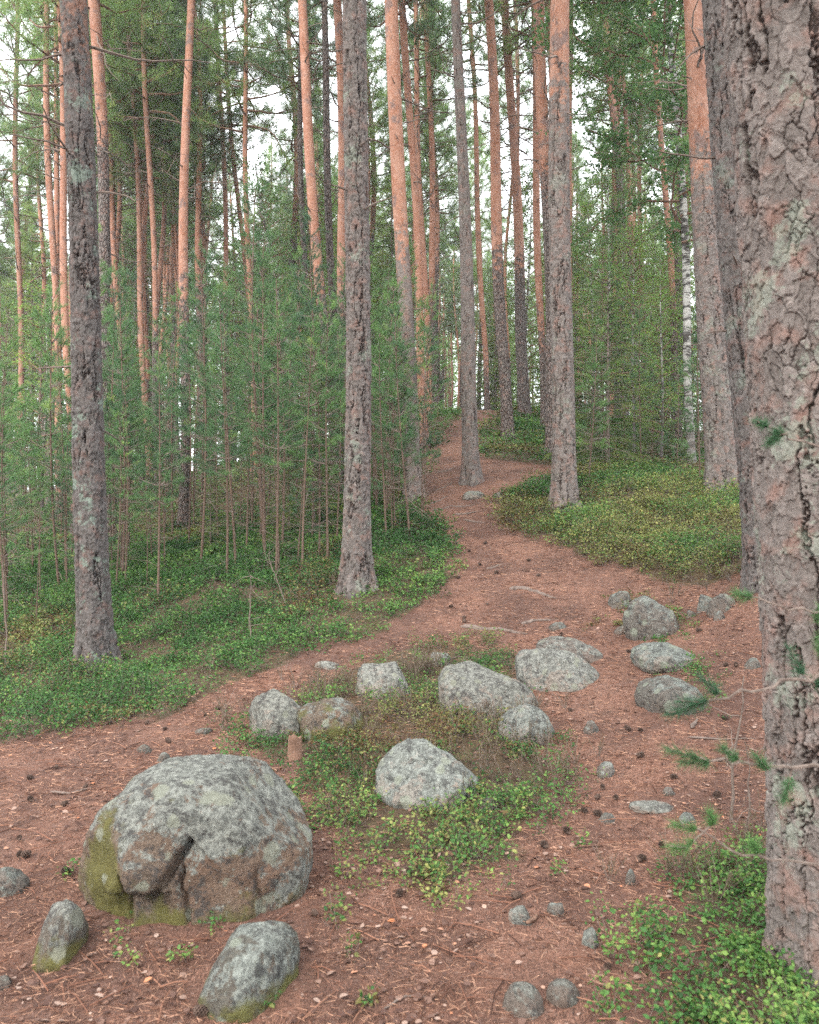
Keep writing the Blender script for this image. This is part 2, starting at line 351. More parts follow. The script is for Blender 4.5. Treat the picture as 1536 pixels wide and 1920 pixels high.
def gz(x, y): return float(bankz(float(x), float(y))[0])
# ------------------------------------------------------------------ pines
def trunk_mesh(name, r0, r1, z1, Ht, lean, org_z, seed, na=20, dz=None, zdet=None, depth=0., lic=.3, cell=(.05, .10), bend=.05, lean_y=0., mat='barkfar', flare=.28, drk=0.):
    """a trunk that leans by lean metres per metre; r0 at the base, r1 at height z1, fine rows up to zdet"""
    if dz: zs = np.concatenate([[-.35, -.15], np.arange(-.05, zdet, dz), np.linspace(zdet, Ht, 24)[1:]])
    else: zs = np.concatenate([[-.35, 0, .12, .3, .6], np.linspace(1, Ht, 46)])
    r = np.where(zs < z1, r0+(r1-r0)*np.clip(zs, 0, 1e9)/z1, r1*(1-.85*np.clip((zs-z1)/(Ht-z1), 0, 1)**1.1))
    an = np.arange(na)*2*np.pi/na; Z, A = np.meshgrid(zs, an, indexing='ij'); R = np.repeat(r[:, None], na, 1)
    ph = seed*1.7
    fl = 1.35*flare*np.exp(-np.clip(Z, 0, 9)/.28)*(1+.5*np.cos(A*4+ph)+.3*np.cos(A*7+ph*2))
    R = R*(1+fl+.03*np.cos(A*2+Z*.7+ph)+.02*np.cos(A*3-Z*1.1+ph))
    cx = lean*Z+bend*np.sin(Z*.55+ph)*ss(0, 3, Z); cy = lean_y*Z+bend*.6*np.cos(Z*.4+ph)*ss(0, 3, Z)
    pc = np.stack([np.cos(A)*R, np.sin(A)*R, Z], -1).reshape(-1, 3)
    org = ss(org_z-3.4, org_z+3.4, Z).ravel()
    at = {'org': org}
    dR = np.zeros(len(pc))
    if depth:
        k_ = .05/cell[0]; lo = np.stack([fbm(pc*np.array([16, 16, 8])*k_, 2, seed+i) for i in (0, 5, 8)], 1); hi = np.stack([fbm(pc*70*k_, 2, seed+i) for i in (11, 12, 13)], 1)
        pw = pc+lo*np.array([.35*cell[0], .35*cell[0], .4*cell[1]])+hi*np.array([.13*cell[0], .13*cell[0], .10*cell[1]]); cc = np.array([cell[0], cell[0], cell[1]])
        f1, f2, cid, dzz = voro(pw/cc, seed); cr = ss(.0, .07, f2-f1); cr = 1-(1-cr)*ss(-.12, .25, fbm(pc*np.array([11, 11, 8])*k_+5, 3, seed+80))
        g1, g2, c2, dz2 = voro(pw/cc/np.array([.5, .5, .42])+9, seed+40); e2 = ss(0, .05, g2-g1)
        h1, h2, c3, _ = voro(pw/cc/np.array([.27, .27, .2])+5, seed+50)
        fis = 1-ss(.0, .062, np.abs(fbm(pc*np.array([10, 10, 1.5])*k_+.22*lo+.10*hi, 3, seed+70)))
        hgt = .60+.34*(cid-.5)+.34*(c2-.5)*(.4+.6*e2)+.16*(c3-.5)-.16*np.clip(dz2, -1, 1)-.40*(1-cr)-.85*fis
        at['crk'] = np.clip(np.minimum(.15+.85*cr*(.7+.3*e2), 1-fis), 0, 1); at['pid'] = np.clip(.4*cid+.35*c2+.25*c3, 0, 1)
        sm = 1-.85*org
        dR = depth*(hgt-.6)*sm+.10*depth*fbm(pc*np.array([70, 70, 45]), 3, seed+3)
    at['drk'] = np.full(len(pc), drk)
    at['lic'] = np.full(len(pc), lic)*(1-.6*org)
    rr = R.ravel()+dR
    V = np.stack([np.cos(A.ravel())*rr+cx.ravel(), np.sin(A.ravel())*rr+cy.ravel(), Z.ravel()], 1)
    n = len(zs); i = np.arange(n-1)[:, None]*na; j = np.arange(na)[None]; j2 = (j+1) % na
    Fq = np.stack([i+j, i+j2, i+na+j2, i+na+j], -1).reshape(-1, 4)
    return mesh(name, V, [Fq], at, True, [M[mat]])
def wander(p, d, L, n, up=0., jit=.12):
    pts = [np.array(p, float)]; d = np.array(d, float); s = L/n
    for k in range(n):
        d = d+rng.normal(size=3)*jit+np.array([0, 0, up]); d /= np.linalg.norm(d); pts.append(pts[-1]+d*s)
    return np.array(pts)
def crown_pine(seed, Ht=20., zc=11., R=2.6, nb=44, nd=12, NL=.12, NW=.013, nn=19, zd=5.5):
    global rng; keep = rng; rng = np.random.default_rng(seed); g = G(); C = []; D = []
    for i in range(nb):
        t = (i+U(0, .8))/nb; z = zc+(Ht-zc)*t**.95; az = i*2.4+U(-.5, .5)
        L = R*(.5+.5*math.sin(math.pi*min(1, t*.95+.25)))*(1-t**4*.7)*U(.5, 1.1)
        el = -.15+1.0*t+U(-.2, .2); d = (math.cos(az)*math.cos(el), math.sin(az)*math.cos(el), math.sin(el))
        pts = wander((0, 0, z), d, L, 8, .05, .16); tube(g, pts, np.linspace(.035*(1.2-t), .008, 9), 4, .5, 1)
        for k in range(int(5+L*4)):
            s = U(.28, 1.)*8; j = min(7, int(s)); p = pts[j]+(pts[j+1]-pts[j])*(s-j); dd = nrm(pts[j+1]-pts[j])
            td = nrm(dd*.6+rng.normal(size=3)*.7+np.array([0, 0, .25])); tl = U(.25, .75)
            tp = wander(p, td, tl, 4, .06, .15); tube(g, tp, np.linspace(.009, .004, 5), 3, .5, 1)
            for q in range(4):
                C.append(tp[q+1]); D.append(nrm(tp[q+1]-tp[q])*.9+np.array([0, 0, .35]))
        C.append(pts[-1]); D.append(nrm(pts[-1]-pts[-2]))
    C = np.array(C); D = np.array(D); n = len(C)
    b = np.repeat(C, nn, 0)+rng.normal(size=(n*nn, 3))*.05; dd = np.repeat(D, nn, 0)*.7+rng.normal(size=(n*nn, 3))*.75
    vv = np.repeat(np.clip(rng.normal(.45, .22, n), 0, 1), nn)
    needles(g, b, dd, rng.uniform(.7, 1.2, n*nn)*NL, NW, vv, 0)
    for i in range(nd):                                    # dead branches below the crown
        z = U(zd, zc+1); az = U(0, 6.28); el = U(-.35, .3); L = U(.5, 1.9)
        pts = wander((0, 0, z), (math.cos(az)*math.cos(el), math.sin(az)*math.cos(el), math.sin(el)), L, 7, .02, .22)
        tube(g, pts, np.linspace(.02, .005, 8), 4, .5, 2)
        for k in range(4):
            j = rng.integers(2, 7); tube(g, wander(pts[j], rng.normal(size=3), U(.2, .6), 4, 0, .25), np.linspace(.008, .003, 5), 3, .5, 2)
    rng = keep
    return g.mesh('crown', [M['needle'], M['limb'], M['twig']])
PC = [crown_pine(100+i, zc=10.5+i*.45, R=2.4+.15*(i % 3), nb=50+2*i) for i in range(5)]
def crown_leaf(seed, Ht, zc, R, nb, nl, LL, mat='leaf', lim='limb', drop=.0):
    global rng; keep = rng; rng = np.random.default_rng(seed); g = G(); C = []
    for i in range(nb):
        t = (i+U(0, .8))/nb; z = zc+(Ht-zc)*t; az = i*2.4+U(-.5, .5)
        L = R*(.45+.55*math.sin(math.pi*min(1, t*.8+.2)))*(1-t**3*.75)*U(.6, 1.1); el = .25+.5*t+U(-.2, .2)
        d = (math.cos(az)*math.cos(el), math.sin(az)*math.cos(el), math.sin(el))
        pts = wander((0, 0, z), d, L, 8, -drop, .14); tube(g, pts, np.linspace(.022, .004, 9), 4, .5, 1)
        for k in range(int(4+L*5)):
            s = U(.2, 1.)*8; j = min(7, int(s)); p = pts[j]+(pts[j+1]-pts[j])*(s-j)
            tp = wander(p, nrm(nrm(pts[j+1]-pts[j])*.5+rng.normal(size=3)*np.array([.7, .7, .35])), U(.25, .7), 5, -drop-.03, .12)
            tube(g, tp, np.linspace(.006, .002, 6), 3, .5, 1)
            C.append(tp[rng.integers(1, 6, nl)]+rng.normal(size=(nl, 3))*np.array([.09, .09, .045]))
    C = np.concatenate(C); f = fbm(C*.9, 2, seed)*.3
    leaves(g, C, rng.uniform(.7, 1.2, len(C))*LL, np.clip(rng.normal(.45, .18, len(C))+f, 0, 1), 0, .55, asp=.75)
    rng = keep; return g.mesh('crown', [M[mat], M[lim]])
BC = [crown_leaf(200, 14, 3.6, 2.6, 66, 38, .07), crown_leaf(201, 9, 1.6, 1.6, 48, 16, .065), crown_leaf(202, 7, 1.0, 1.5, 38, 16, .06)]
def spruce_crown(seed, Ht, zc, R, nw, NL=.05, NW=.008, dens=60):
    global rng; keep = rng; rng = np.random.default_rng(seed); g = G()
    for i in range(nw):
        t = i/nw; z = zc+(Ht-zc)*t; nb = 7
        for b in range(nb):
            az = b*6.283/nb+i*.7+U(-.3, .3); L = (R*(1-t)+.12)*U(.7, 1.1); el = -.15+.55*t
            pts = wander((0, 0, z+U(-.1, .1)), (math.cos(az)*math.cos(el), math.sin(az)*math.cos(el), math.sin(el)), L, 6, -.03, .07)
            tube(g, pts, np.linspace(.012, .003, 7), 3, .5, 1); segs = [pts]
            for k in range(int(3+L*7)):
                s = U(.2, .95)*6; j = min(5, int(s)); p = pts[j]+(pts[j+1]-pts[j])*(s-j); dd = nrm(pts[j+1]-pts[j])
                sd_ = nrm(np.cross(dd, [0, 0, 1]))*(1 if k % 2 else -1)
                segs.append(wander(p, nrm(dd*.7+sd_*.8+np.array([0, 0, -.12])), U(.2, .5)*(L*.6+.1), 3, -.04, .05))
            v0 = U(.15, .8)
            for sg in segs:
                ln = np.linalg.norm(sg[-1]-sg[0]); n = max(6, int(ln*dens*2)); s = rng.uniform(0, len(sg)-1.001, n); j = s.astype(int)
                b_ = sg[j]+(sg[j+1]-sg[j])*(s-j)[:, None]; dd = nrm(sg[j+1]-sg[j])+rng.normal(size=(n, 3))*.6
                needles(g, b_, dd, NL, NW, np.clip(v0+.3*(s/len(sg))+rng.normal(size=n)*.08, 0, 1), 0)
    rng = keep; return g.mesh('crown', [M['spruce'], M['twig']])
SC = [spruce_crown(300, 4.2, .25, 1.35, 17, .05, .009), spruce_crown(301, 13, .6, 2.3, 40, .10, .016, 30)]
def base_on(px, py, Y):
    p = P(px, py, Y); return Vector((p[0], Y, gz(p[0], Y)))
def solve_base(xt, xr, yr, Y):
    """line through (xt,0) and (xr,yr) at depth Y: where it meets the ground"""
    py = yr
    for _ in range(12):
        px = xt+(xr-xt)*py/yr; x = (px-CX)/F*Y; z = gz(x, Y); py = CY-(z-CZ)*F/Y
    return Vector((x, Y, z)), (xt-px)/py, py
ntree = 0
def pine(label, xt, xr, yr, Y, w0, w1, orgpy, Ht=None, det=None, group=None, crown=True, name='pine_tree', lic=.3, mat=None, cell=(.05, .10), cat='pine tree', seed=None, depth=.014, na=110, ldz=None, flare=.33, drk=0.):
    """xt: photo x at the top edge; xr,yr: a lower point; w0,w1: widths in photo pixels at the base and top edge; orgpy: where orange bark begins"""
    global ntree; ntree += 1; sd_ = seed or ntree
    b, lean, py = solve_base(xt, xr, yr, Y)
    ztop = CZ+CY/F*Y-b.z; Ht = Ht or max(19+rng.uniform(0, 4), ztop*1.15); oz = CZ-(orgpy-CY)*Y/F-b.z
    r0, r1 = w0*Y/F/2, w1*Y/F/2
    root = obj(name, None, None, b); tag(root, label, cat, group)
    if det: me = trunk_mesh('trunk', r0, r1, ztop, Ht, lean, oz, sd_, na, ldz or .012, min(ztop+.6, Ht), depth, lic, cell, .03, mat=mat or 'bark', flare=flare, drk=drk)
    else: me = trunk_mesh('trunk', r0, r1, ztop, Ht, lean, oz, sd_, 16, lic=lic, bend=.06, mat=mat or 'barkfar', drk=drk)
    obj('trunk', me, root)
    if det and Y > 5:
        for i in range(7):
            z = U(2.2, ztop); az = U(0, 6.28); rr = np.interp(z, [0, ztop], [r0, r1])*.9; L = U(.06, .7)**1.2; el = U(-.4, .25); g = G()
            tube(g, wander((lean*z+math.cos(az)*rr, math.sin(az)*rr, z), (math.cos(az), math.sin(az), el), L, 6, 0, .13), np.linspace(.013, .005, 7), 5, .5, 0)
            obj('dead_branch', g.mesh('dead_branch', [M['twig']]), root)
    if crown:
        c = obj('crown', PC[ntree % 5], root); s = Ht/20.5
        c.rotation_euler = (0, math.atan(lean), 0); c.rotation_mode = 'ZXY'
        c.matrix_local = Matrix.Shear('XY', 4, (lean, 0)) @ Matrix.Rotation(sd_*1.3, 4, 'Z') @ Matrix.Scale(s, 4) if False else Matrix.Rotation(math.atan(lean), 4, 'Y') @ Matrix.Rotation(sd_*1.3, 4, 'Z') @ Matrix.Scale(s, 4)
    return root
# foreground and middle trunks, nearest first
pine('massive scaly pine trunk filling the right edge of the picture', 1470, 1576, 1790, 2.85, 222, 212, -900, det=1, lic=.45, drk=.25, cell=(.060, .125), depth=.022, na=560, ldz=.0030, flare=.12)
pine('grey plated pine trunk half hidden just left of the massive right edge trunk', 1345, 1430, 1080, 7.2, 60, 50, -500, det=1, flare=.2, lic=.4, drk=.8, depth=.028, cell=(.055, .12))
pine('dark lichen spotted pine at far left, orange patches high up', 134, 180, 1245, 8.0, 58, 49, 20, det=1, lic=.95, drk=.95, depth=.032, cell=(.062, .12), na=130)
pine('straight grey pine standing left of the path in the middle of the photo', 669, 668, 1105, 9.2, 50, 43, -250, det=1, drk=.55, lic=.5, depth=.03, cell=(.058, .13), na=120)
pine('thick grey pine rising from the bilberry bank right of the path', 1049, 1058, 975, 12, 45, 34, 160, det=1, drk=.4, lic=.3, depth=.026, cell=(.06, .12))
pine('slightly leaning pine with orange upper trunk behind the right bank', 1295, 1358, 937, 12, 58, 32, 300, det=1, drk=.4, lic=.3, depth=.026, cell=(.06, .12))
pine('slim dark grey pine at the edge of the path below the crest', 857, 884, 906, 14.5, 30, 17, -150, det=1, drk=.35, lic=.15, depth=.012, na=70, ldz=.02)
pine('orange pine with grey foot in front of the thicket just left of the path', 735, 763, 640, 14, 30, 24, 470, det=1, lic=.1, depth=.012, na=70, ldz=.02)
pine('orange topped pine on the small green mound beside the path', 914, 953, 826, 20, 23, 17, 480, lic=.1)
pine('reddish pine just behind the green mound at the path crest', 950, 985, 780, 24, 22, 14, 500, lic=.1)
pine('pine close behind the thick bank pine, orange above and grey below', 1014, 1034, 700, 17, 27, 21, 330, lic=.1)
T = [('slim pale orange pine right behind the dark far left pine', 108, 131, 700, 19, 14, 12, 900),
 ('brownish pine rising directly right of the dark far left pine', 177, 199, 640, 17, 20, 21, 250),
 ('pale salmon pine second from the left edge of the photo', 86, 107, 740, 23, 14, 10, 900),
 ('thin pinkish pine leaning beside the brownish pine on the left', 190, 231, 700, 27, 11, 8, 900),
 ('thin bright orange pine left of the tall thin brown one', 240, 272, 700, 26, 12, 8, 900),
 ('tall thin pine with grey upper middle, left quarter of the photo', 271, 292, 700, 25, 11, 9, 600),
 ('very thin orange pine halfway between two sturdier left trunks', 308, 338, 640, 32, 9, 6, 900),
 ('sturdy straight orange pine standing within the left thicket', 354, 345, 870, 17.5, 20, 14, 560),
 ('thin orange pine left of a leaning pair in the thicket', 408, 427, 640, 28, 10, 8, 560),
 ('thin leaning pinkish pine of the pair in the thicket', 415, 470, 640, 30, 10, 7, 900),
 ('thin upright orange pine crossing the leaning one', 457, 471, 640, 25, 11, 8, 900),
 ('leaning orange pine whose foot hides in tall saplings', 563, 611, 640, 16.5, 20, 17, 540),
 ('straight salmon pine immediately left of the middle grey pine', 631, 646, 620, 18, 18, 16, 560),
 ('orange pine tucked behind the pine beside the path', 758, 788, 640, 20, 15, 13, 800),
 ('second narrow orange pine behind the pine beside the path', 776, 800, 640, 26, 12, 9, 800),
 ('narrow orange pine left of the close pair behind the bank', 998, 1020, 760, 22, 14, 12, 620),
 ('slim orange pine right behind the thick bank pine', 1030, 1046, 600, 22, 14, 12, 800),
 ('orange pine just right of the birch foliage', 1226, 1266, 700, 22, 13, 9, 560),
 ('narrow salmon pine behind the leaning right pine', 1320, 1348, 640, 19, 15, 13, 900),
 ('thin orange pine behind the bushy undergrowth, right of the bank', 1164, 1188, 640, 30, 10, 7, 450),
 ('slender straight orange pine left of the one in the undergrowth', 1166, 1150, 640, 32, 10, 8, 900),
 ('grey pine seen far between the leaning orange pine and the thicket', 562, 572, 560, 24, 11, 9, -100),
 ('orange pine in the gap right of the slim dark grey pine', 880, 908, 640, 30, 11, 8, 700),
 ('narrow pine with grey foot left of the slim dark grey pine', 800, 817, 700, 27, 13, 9, 560),
 ('slim orange pine standing at the left border above the saplings', 30, 36, 640, 27, 11, 8, 900),
 ('orange pine between the crest pines, far behind', 968, 972, 640, 34, 9, 7, 700)]
for t in T: pine(*t, lic=.05)
pine('dark grey scaly trunk between two orange pines near the middle', 603, 630, 600, 17, 15, 12, -900, drk=.5, lic=.1)
# birch
def birch(label, xt, xr, yr, Y, w0, w1, crown, cs=1., Ht=None, group=None, wz=0., cat='birch tree', name='birch_tree'):
    b, lean, py = solve_base(xt, xr, yr, Y); ztop = CZ+CY/F*Y-b.z; Ht = Ht or ztop+4
    root = obj(name, None, None, b); tag(root, label, cat, group)
    obj('trunk', trunk_mesh('trunk', w0*Y/F/2, w1*Y/F/2, min(ztop, Ht*.7), Ht, lean, 1., int(xt), 14, bend=.09, mat='birch'), root)
    c = obj('crown', crown, root); c.matrix_local = Matrix.Rotation(math.atan(lean), 4, 'Y') @ Matrix.Rotation(xt, 4, 'Z') @ Matrix.Scale(cs, 4)
    return root
birch('white birch with black patches and hanging green leaves, left of the leaning right pine', 1256, 1290, 700, 16, 15, 12, BC[0], 1.25, 16.5)
birch('dark crooked young birch stem leaning in the left thicket', 440, 528, 600, 22, 9, 5, BC[1], 1., 9.5)
# background pines: shared trunk meshes
BT = [trunk_mesh('trunk', .105+.016*i, .075+.009*i, 13, 21, .0, 4.+1.5*i, 900+i, 10, lic=.0, bend=.14) for i in range(5)]
placed = []
def zone(px):
    for lim, t in ((60, 'at the left border'), (150, 'left of the dark lichen pine'), (260, 'right of the dark lichen pine'), (360, 'left of the sturdy thicket pine'), (480, 'right of the sturdy thicket pine'),
                   (570, 'midway across the left thicket'), (668, 'left of the middle grey pine'), (760, 'right of the middle grey pine'), (870, 'left of the slim path pine'), (960, 'above the path crest'),
                   (1050, 'left of the thick bank pine'), (1150, 'right of the thick bank pine'), (1280, 'around the white birch'), (1380, 'behind the leaning right pine')):
        if px < lim: return t
    return 'behind the massive right trunk'
def clear_path(x, Y, m):
    px = CX+x/Y*F
    return not (850 < px < 960 and Y < 27)
n = 0
while n < 255:
    Y = 25+58*rng.random()**.72; x = rng.uniform(-.62, .62)*Y
    if any((x-a)**2+(Y-b)**2 < 1.6 for a, b in placed): continue
    placed.append((x, Y)); n += 1
    root = obj('pine_tree', None, None, (x, Y, gz(x, Y)-.05)); ln = rng.normal(0, .02)
    side = 'left of the path' if x < 0 else 'right of the path'
    zn = zone(CX+x/Y*F); dp_ = 'nearer' if Y < 36 else 'middle' if Y < 52 else 'deepest'
    tag(root, 'slender orange pine in the %s far rows, %s' % (dp_, zn), 'pine tree', 'distant pines of the %s rows %s' % (dp_, zn))
    root.rotation_euler = (rng.normal(0, .012), -.02+rng.normal(0, .018), rng.uniform(0, 6.28)); s = rng.uniform(.85, 1.15)
    o = obj('trunk', BT[n % 5], root); c = obj('crown', PC[(n*3+1) % 5], root); root.scale = (s, s, s)
for i, (x, Y) in enumerate([(-4.5, -1.), (-2., -4.), (3.2, -2.5), (5.5, .5), (0.8, -7), (-6.5, -6), (6, -7), (-7.5, 3.), (-3.5, -10), (3, -11)]):
    root = obj('pine_tree', None, None, (x, Y, gz(x, Y)-.05)); root.rotation_euler = (0, 0, i*1.3)
    tag(root, 'pine standing behind the viewer, outside the photo, shading the near ground', 'pine tree', 'pines behind the viewer')
    obj('trunk', BT[i % 5], root); obj('crown', PC[i % 5], root)
# broadleaf undergrowth behind
YB = [trunk_mesh('trunk', .05, .035, 5, 8.6, 0, 3, 950, 8, bend=.12, mat='birch', flare=.1), trunk_mesh('trunk', .045, .03, 4, 6.8, 0, 3, 951, 8, bend=.12, mat='birch', flare=.1)]
def young(x, Y, s, k, label, group, name='young_birch', cat='birch tree'):
    root = obj(name, None, None, (x, Y, gz(x, Y)-.05)); root.rotation_euler = (0, 0, U(0, 6.28)); root.scale = (s, s, s*U(.9, 1.1))
    obj('trunk', YB[k], root); obj('crown', BC[1+k], root); tag(root, label, cat, group); return root
pts = [(1240,17.,.62,1,'low fresh green young tree in front of the white birch'),(1190,18.5,.7,1,'fresh green young tree just left of the white birch foot'),(1140,21,.8,0,'light green young birch right of the thick bank pine'),(1110,25,.9,0,'light green birch close behind the thick bank pine'),(1290,22,.8,0,'light green young birch behind the white birch trunk'),(1440,18,.8,1,'young broadleaf tree behind the two grey right trunks')]
for px, Y, s, k, lb in pts: young((px-CX)/F*Y, Y, s, k, lb, 'young broadleaf trees right of the path')
n = 0
while n < 50:
    Y = 23+38*rng.random(); px = rng.uniform(-60, 1600)
    if 780 < px < 1000 and Y < 30: continue
    n += 1; s = U(.8, 1.2)*(1+max(0, Y-30)/38); zn = zone(px); dp_ = 'smaller' if s < 1.2 else 'taller'
    young((px-CX)/F*Y, Y, s, n % 2, dp_+' light green birch far back, '+zn, dp_+' young birches '+zn)
# spruces
def spruce(px, Y, s, k, label, group=None, z=0):
    x = (px-CX)/F*Y; root = obj('young_spruce', None, None, (x, Y, gz(x, Y)-.03)); root.scale = (s, s, s); root.rotation_euler = (0, 0, px)
    g = G(); tube(g, [(0, 0, -.2), (0, 0, 2), (0, 0, [4.2, 13][k])], [.045*(1+2*k), .03*(1+2*k), .006], 7, .5, 0)
    obj('trunk', g.mesh('trunk', [M['twig']], True), root); obj('crown', SC[k], root); tag(root, label, 'spruce tree', group)
spruce(1140, 15.5, .92, 0, 'yellowish green young spruce right behind the thick bank pine')
spruce(588, 13.5, .80, 0, 'dark green small spruce top above the saplings left of the middle pine')
spruce(395, 13.2, .34, 0, 'tiny mossy spruce bush on the forest floor among bare sapling stems')
spruce(1235, 19, .8, 0, 'dull green young spruce between the bank pine and the leaning right pine')
for px, Y, s in ((735, 34, 1.), (1060, 36, .9), (1380, 30, 1.05), (60, 36, 1.1), (490, 42, 1.1), (1500, 24, .8), (260, 46, 1.2), (930, 50, 1.)):
    spruce(px, Y, s, 1, 'dark tall spruce far back among the trunks, '+zone(px), 'dark spruces far behind')
# ------------------------------------------------------------------ pine saplings
def sapling_mesh(seed, Hs, bare, nw, R, dens=1.):
    global rng; keep = rng; rng = np.random.default_rng(seed); g = G()
    bx, by = rng.uniform(0, 6, 2)
    st = lambda z: np.array([.05*math.sin(z*.9+bx), .05*math.cos(z*.7+by)-.05*math.cos(by), z])
    zs = np.linspace(-.1, Hs, 18); gs = G(); tube(gs, [st(z) for z in zs], np.linspace(.017, .004, 18)*(Hs/4+.25), 6, .5, 0)
    for i in range(nw):
        t = i/(nw-1); z = Hs*(bare+(1-bare)*t**.9)
        for b in range(rng.integers(3, 6)):
            az = U(0, 6.28); L = R*(1-.72*t)*U(.55, 1.15); el = .15+.65*t+U(-.15, .15)
            pts = wander(st(z), (math.cos(az)*math.cos(el), math.sin(az)*math.cos(el), math.sin(el)), L, 5, .06, .08)
            tube(g, pts, np.linspace(.006, .003, 6), 3, .5, 1); segs = [(pts, .55)]
            for k in range(int(1+L*5)):
                s = U(.35, .9)*5; j = min(4, int(s)); p = pts[j]+(pts[j+1]-pts[j])*(s-j)
                sg = wander(p, nrm(nrm(pts[j+1]-pts[j])+rng.normal(size=3)*.5), U(.10, .22), 3, .07, .06); tube(g, sg, .0025, 3, .5, 1); segs.append((sg, .15))
            v0 = np.clip(rng.normal(.42, .17), 0, 1)
            for sg, s0 in segs:
                ln = np.linalg.norm(sg[-1]-sg[0]); n = int(14+ln*200*dens); m = len(sg)-1
                s = rng.uniform(s0, .999, n)*m; j = s.astype(int); b_ = sg[j]+(sg[j+1]-sg[j])*(s-j)[:, None]
                dd = nrm(sg[j+1]-sg[j])*.75+rng.normal(size=(n, 3))*.55
                needles(g, b_, dd, rng.uniform(.045, .075, n), .0042, np.clip(v0+rng.normal(size=n)*.07, 0, 1), 0)
    for i in range(24):
        z = U(.06, bare+.1)*Hs; az = U(0, 6.28)
        tube(g, wander(st(z), (math.cos(az), math.sin(az), U(-.3, .3)), U(.15, .6), 5, 0, .2), np.linspace(.004, .0015, 6), 3, .5, 1)
    rng = keep
    return gs.mesh('stem', [M['stem']], True), g.mesh('crown', [M['sapling'], M['twig']]), Hs
SM = [sapling_mesh(500, 4.0, .36, 13, .68), sapling_mesh(501, 3.4, .32, 12, .62), sapling_mesh(502, 4.5, .38, 14, .66), sapling_mesh(503, 3.0, .22, 11, .50), sapling_mesh(504, 2.2, .15, 9, .42), sapling_mesh(505, 5.0, .36, 16, .70), sapling_mesh(506, 3.2, .70, 5, .45)]
def sapling(x, Y, k, s, label, group=None):
    root = obj('pine_sapling', None, None, (x, Y, gz(x, Y)-.02)); root.rotation_euler = (rng.normal(0, .02), rng.normal(0, .02), U(0, 6.28)); root.scale = (s, s, s)
    obj('stem', SM[k][0], root); obj('crown', SM[k][1], root); tag(root, label, 'sapling', group); return root
n = 0; got = []
while n < 190:
    Y = 9.3+15*rng.random()**1.15; px = rng.uniform(-120, 850); x = (px-CX)/F*Y
    sdv = float(sdist(V1, np.array([x]), np.array([Y]))[0])
    edge = np.interp(px, [-100, 200, 400, 600, 640, 720, 850], [9.2, 9.8, 10.2, 10.3, 11.2, 11.6, 14])
    if Y < edge or sdv < .35 or any((x-a)**2+(Y-b)**2 < .06 for a, b in got): continue
    if abs(x-P(668, 0, 9.2)[0]) < .3 and Y < 9.9: continue
    got.append((x, Y)); n += 1
    k = [0, 1, 6, 5, 0, 2, 6, 3, 1, 2][n % 10]; s = U(.5, 1.2)*(.86 if Y < 11.5 else 1)
    sapling(x, Y, k, s, '%s young pine, %s of the thicket, %s' % (('tall', 'middle sized', 'mostly bare', 'tallest bushy', 'tall feathery', 'short bushy')[[0, 1, 6, 5, 2, 3].index(k)], 'front' if Y < 12.5 else 'back', zone(px)), '%s thicket pines %s, kind %d' % ('front' if Y < 12.5 else 'back', zone(px), k))
for i in range(34):                                        # undergrowth right of the path, farther back
    Y = U(14.5, 27); px = U(1085, 1480); x = (px-CX)/F*Y
    if float(sdist(V2, np.array([x]), np.array([Y]))[0]) < .4: continue
    sapling(x, Y, [4, 3, 1, 0][i % 4], U(.8, 1.15), 'young pine in the loose undergrowth behind the right bank', 'young pines of the right undergrowth')
for px, Y, k, s in ((790, 12.3, 1, .85), (765, 11.6, 3, 1.05), (742, 12.0, 0, .8), (800, 13.6, 0, .9)):
    x = (px-CX)/F*Y; sapling(x, Y, k, s, {790: 'bushy young pine nearest the path bend', 765: 'short bushy young pine at the front of the thicket edge by the path', 742: 'tall young pine left of the others at the path bend', 800: 'young pine farthest back at the path bend'}[px])
for px, Y in ((1310, 13.0), (1105, 13.8)):
    x = (px-CX)/F*Y; sapling(x, Y, 3, .9, {1310: 'thin young pine against the foot of the leaning right pine', 1105: 'small young pine just right of the thick bank pine'}[px])
# ------------------------------------------------------------------ far wood
def far_wood():
    g = G(); n = 420
    for i in range(n):
        Y = U(78, 120); x = U(-.75, .75)*Y; z = 4.5; lean = rng.normal(0, .02)
        if i < 300: tube(g, [(x, Y, z-.5), (x+lean*8, Y, z+9), (x+lean*18, Y, z+18)], [.16, .12, .04], 5, U(.2, .8), 1)
        m = 90; zc = rng.uniform(.0 if i % 3 == 0 else 7, 23, m); rr = 2.1*np.sin(np.clip((24.5-zc)/16, 0, 1)*1.6)+.3; an = rng.uniform(0, 6.28, m); q = rr*np.sqrt(rng.random(m))
        c = np.stack([x+lean*zc+q*np.cos(an), Y+q*np.sin(an), z+zc], 1)
        c = np.repeat(c, 7, 0)+rng.normal(size=(m*7, 3))*.28
        leaves(g, c, rng.uniform(.3, .55, m*7), np.clip(rng.normal(.45, .2, m*7), 0, 1), 0, .2, asp=.35)
    return g.mesh('distant_forest', [M['needle'], M['limb']])
tag(obj('distant_forest', far_wood()), 'hazy mass of far trees closing the view between the trunks', 'forest', kind='stuff')
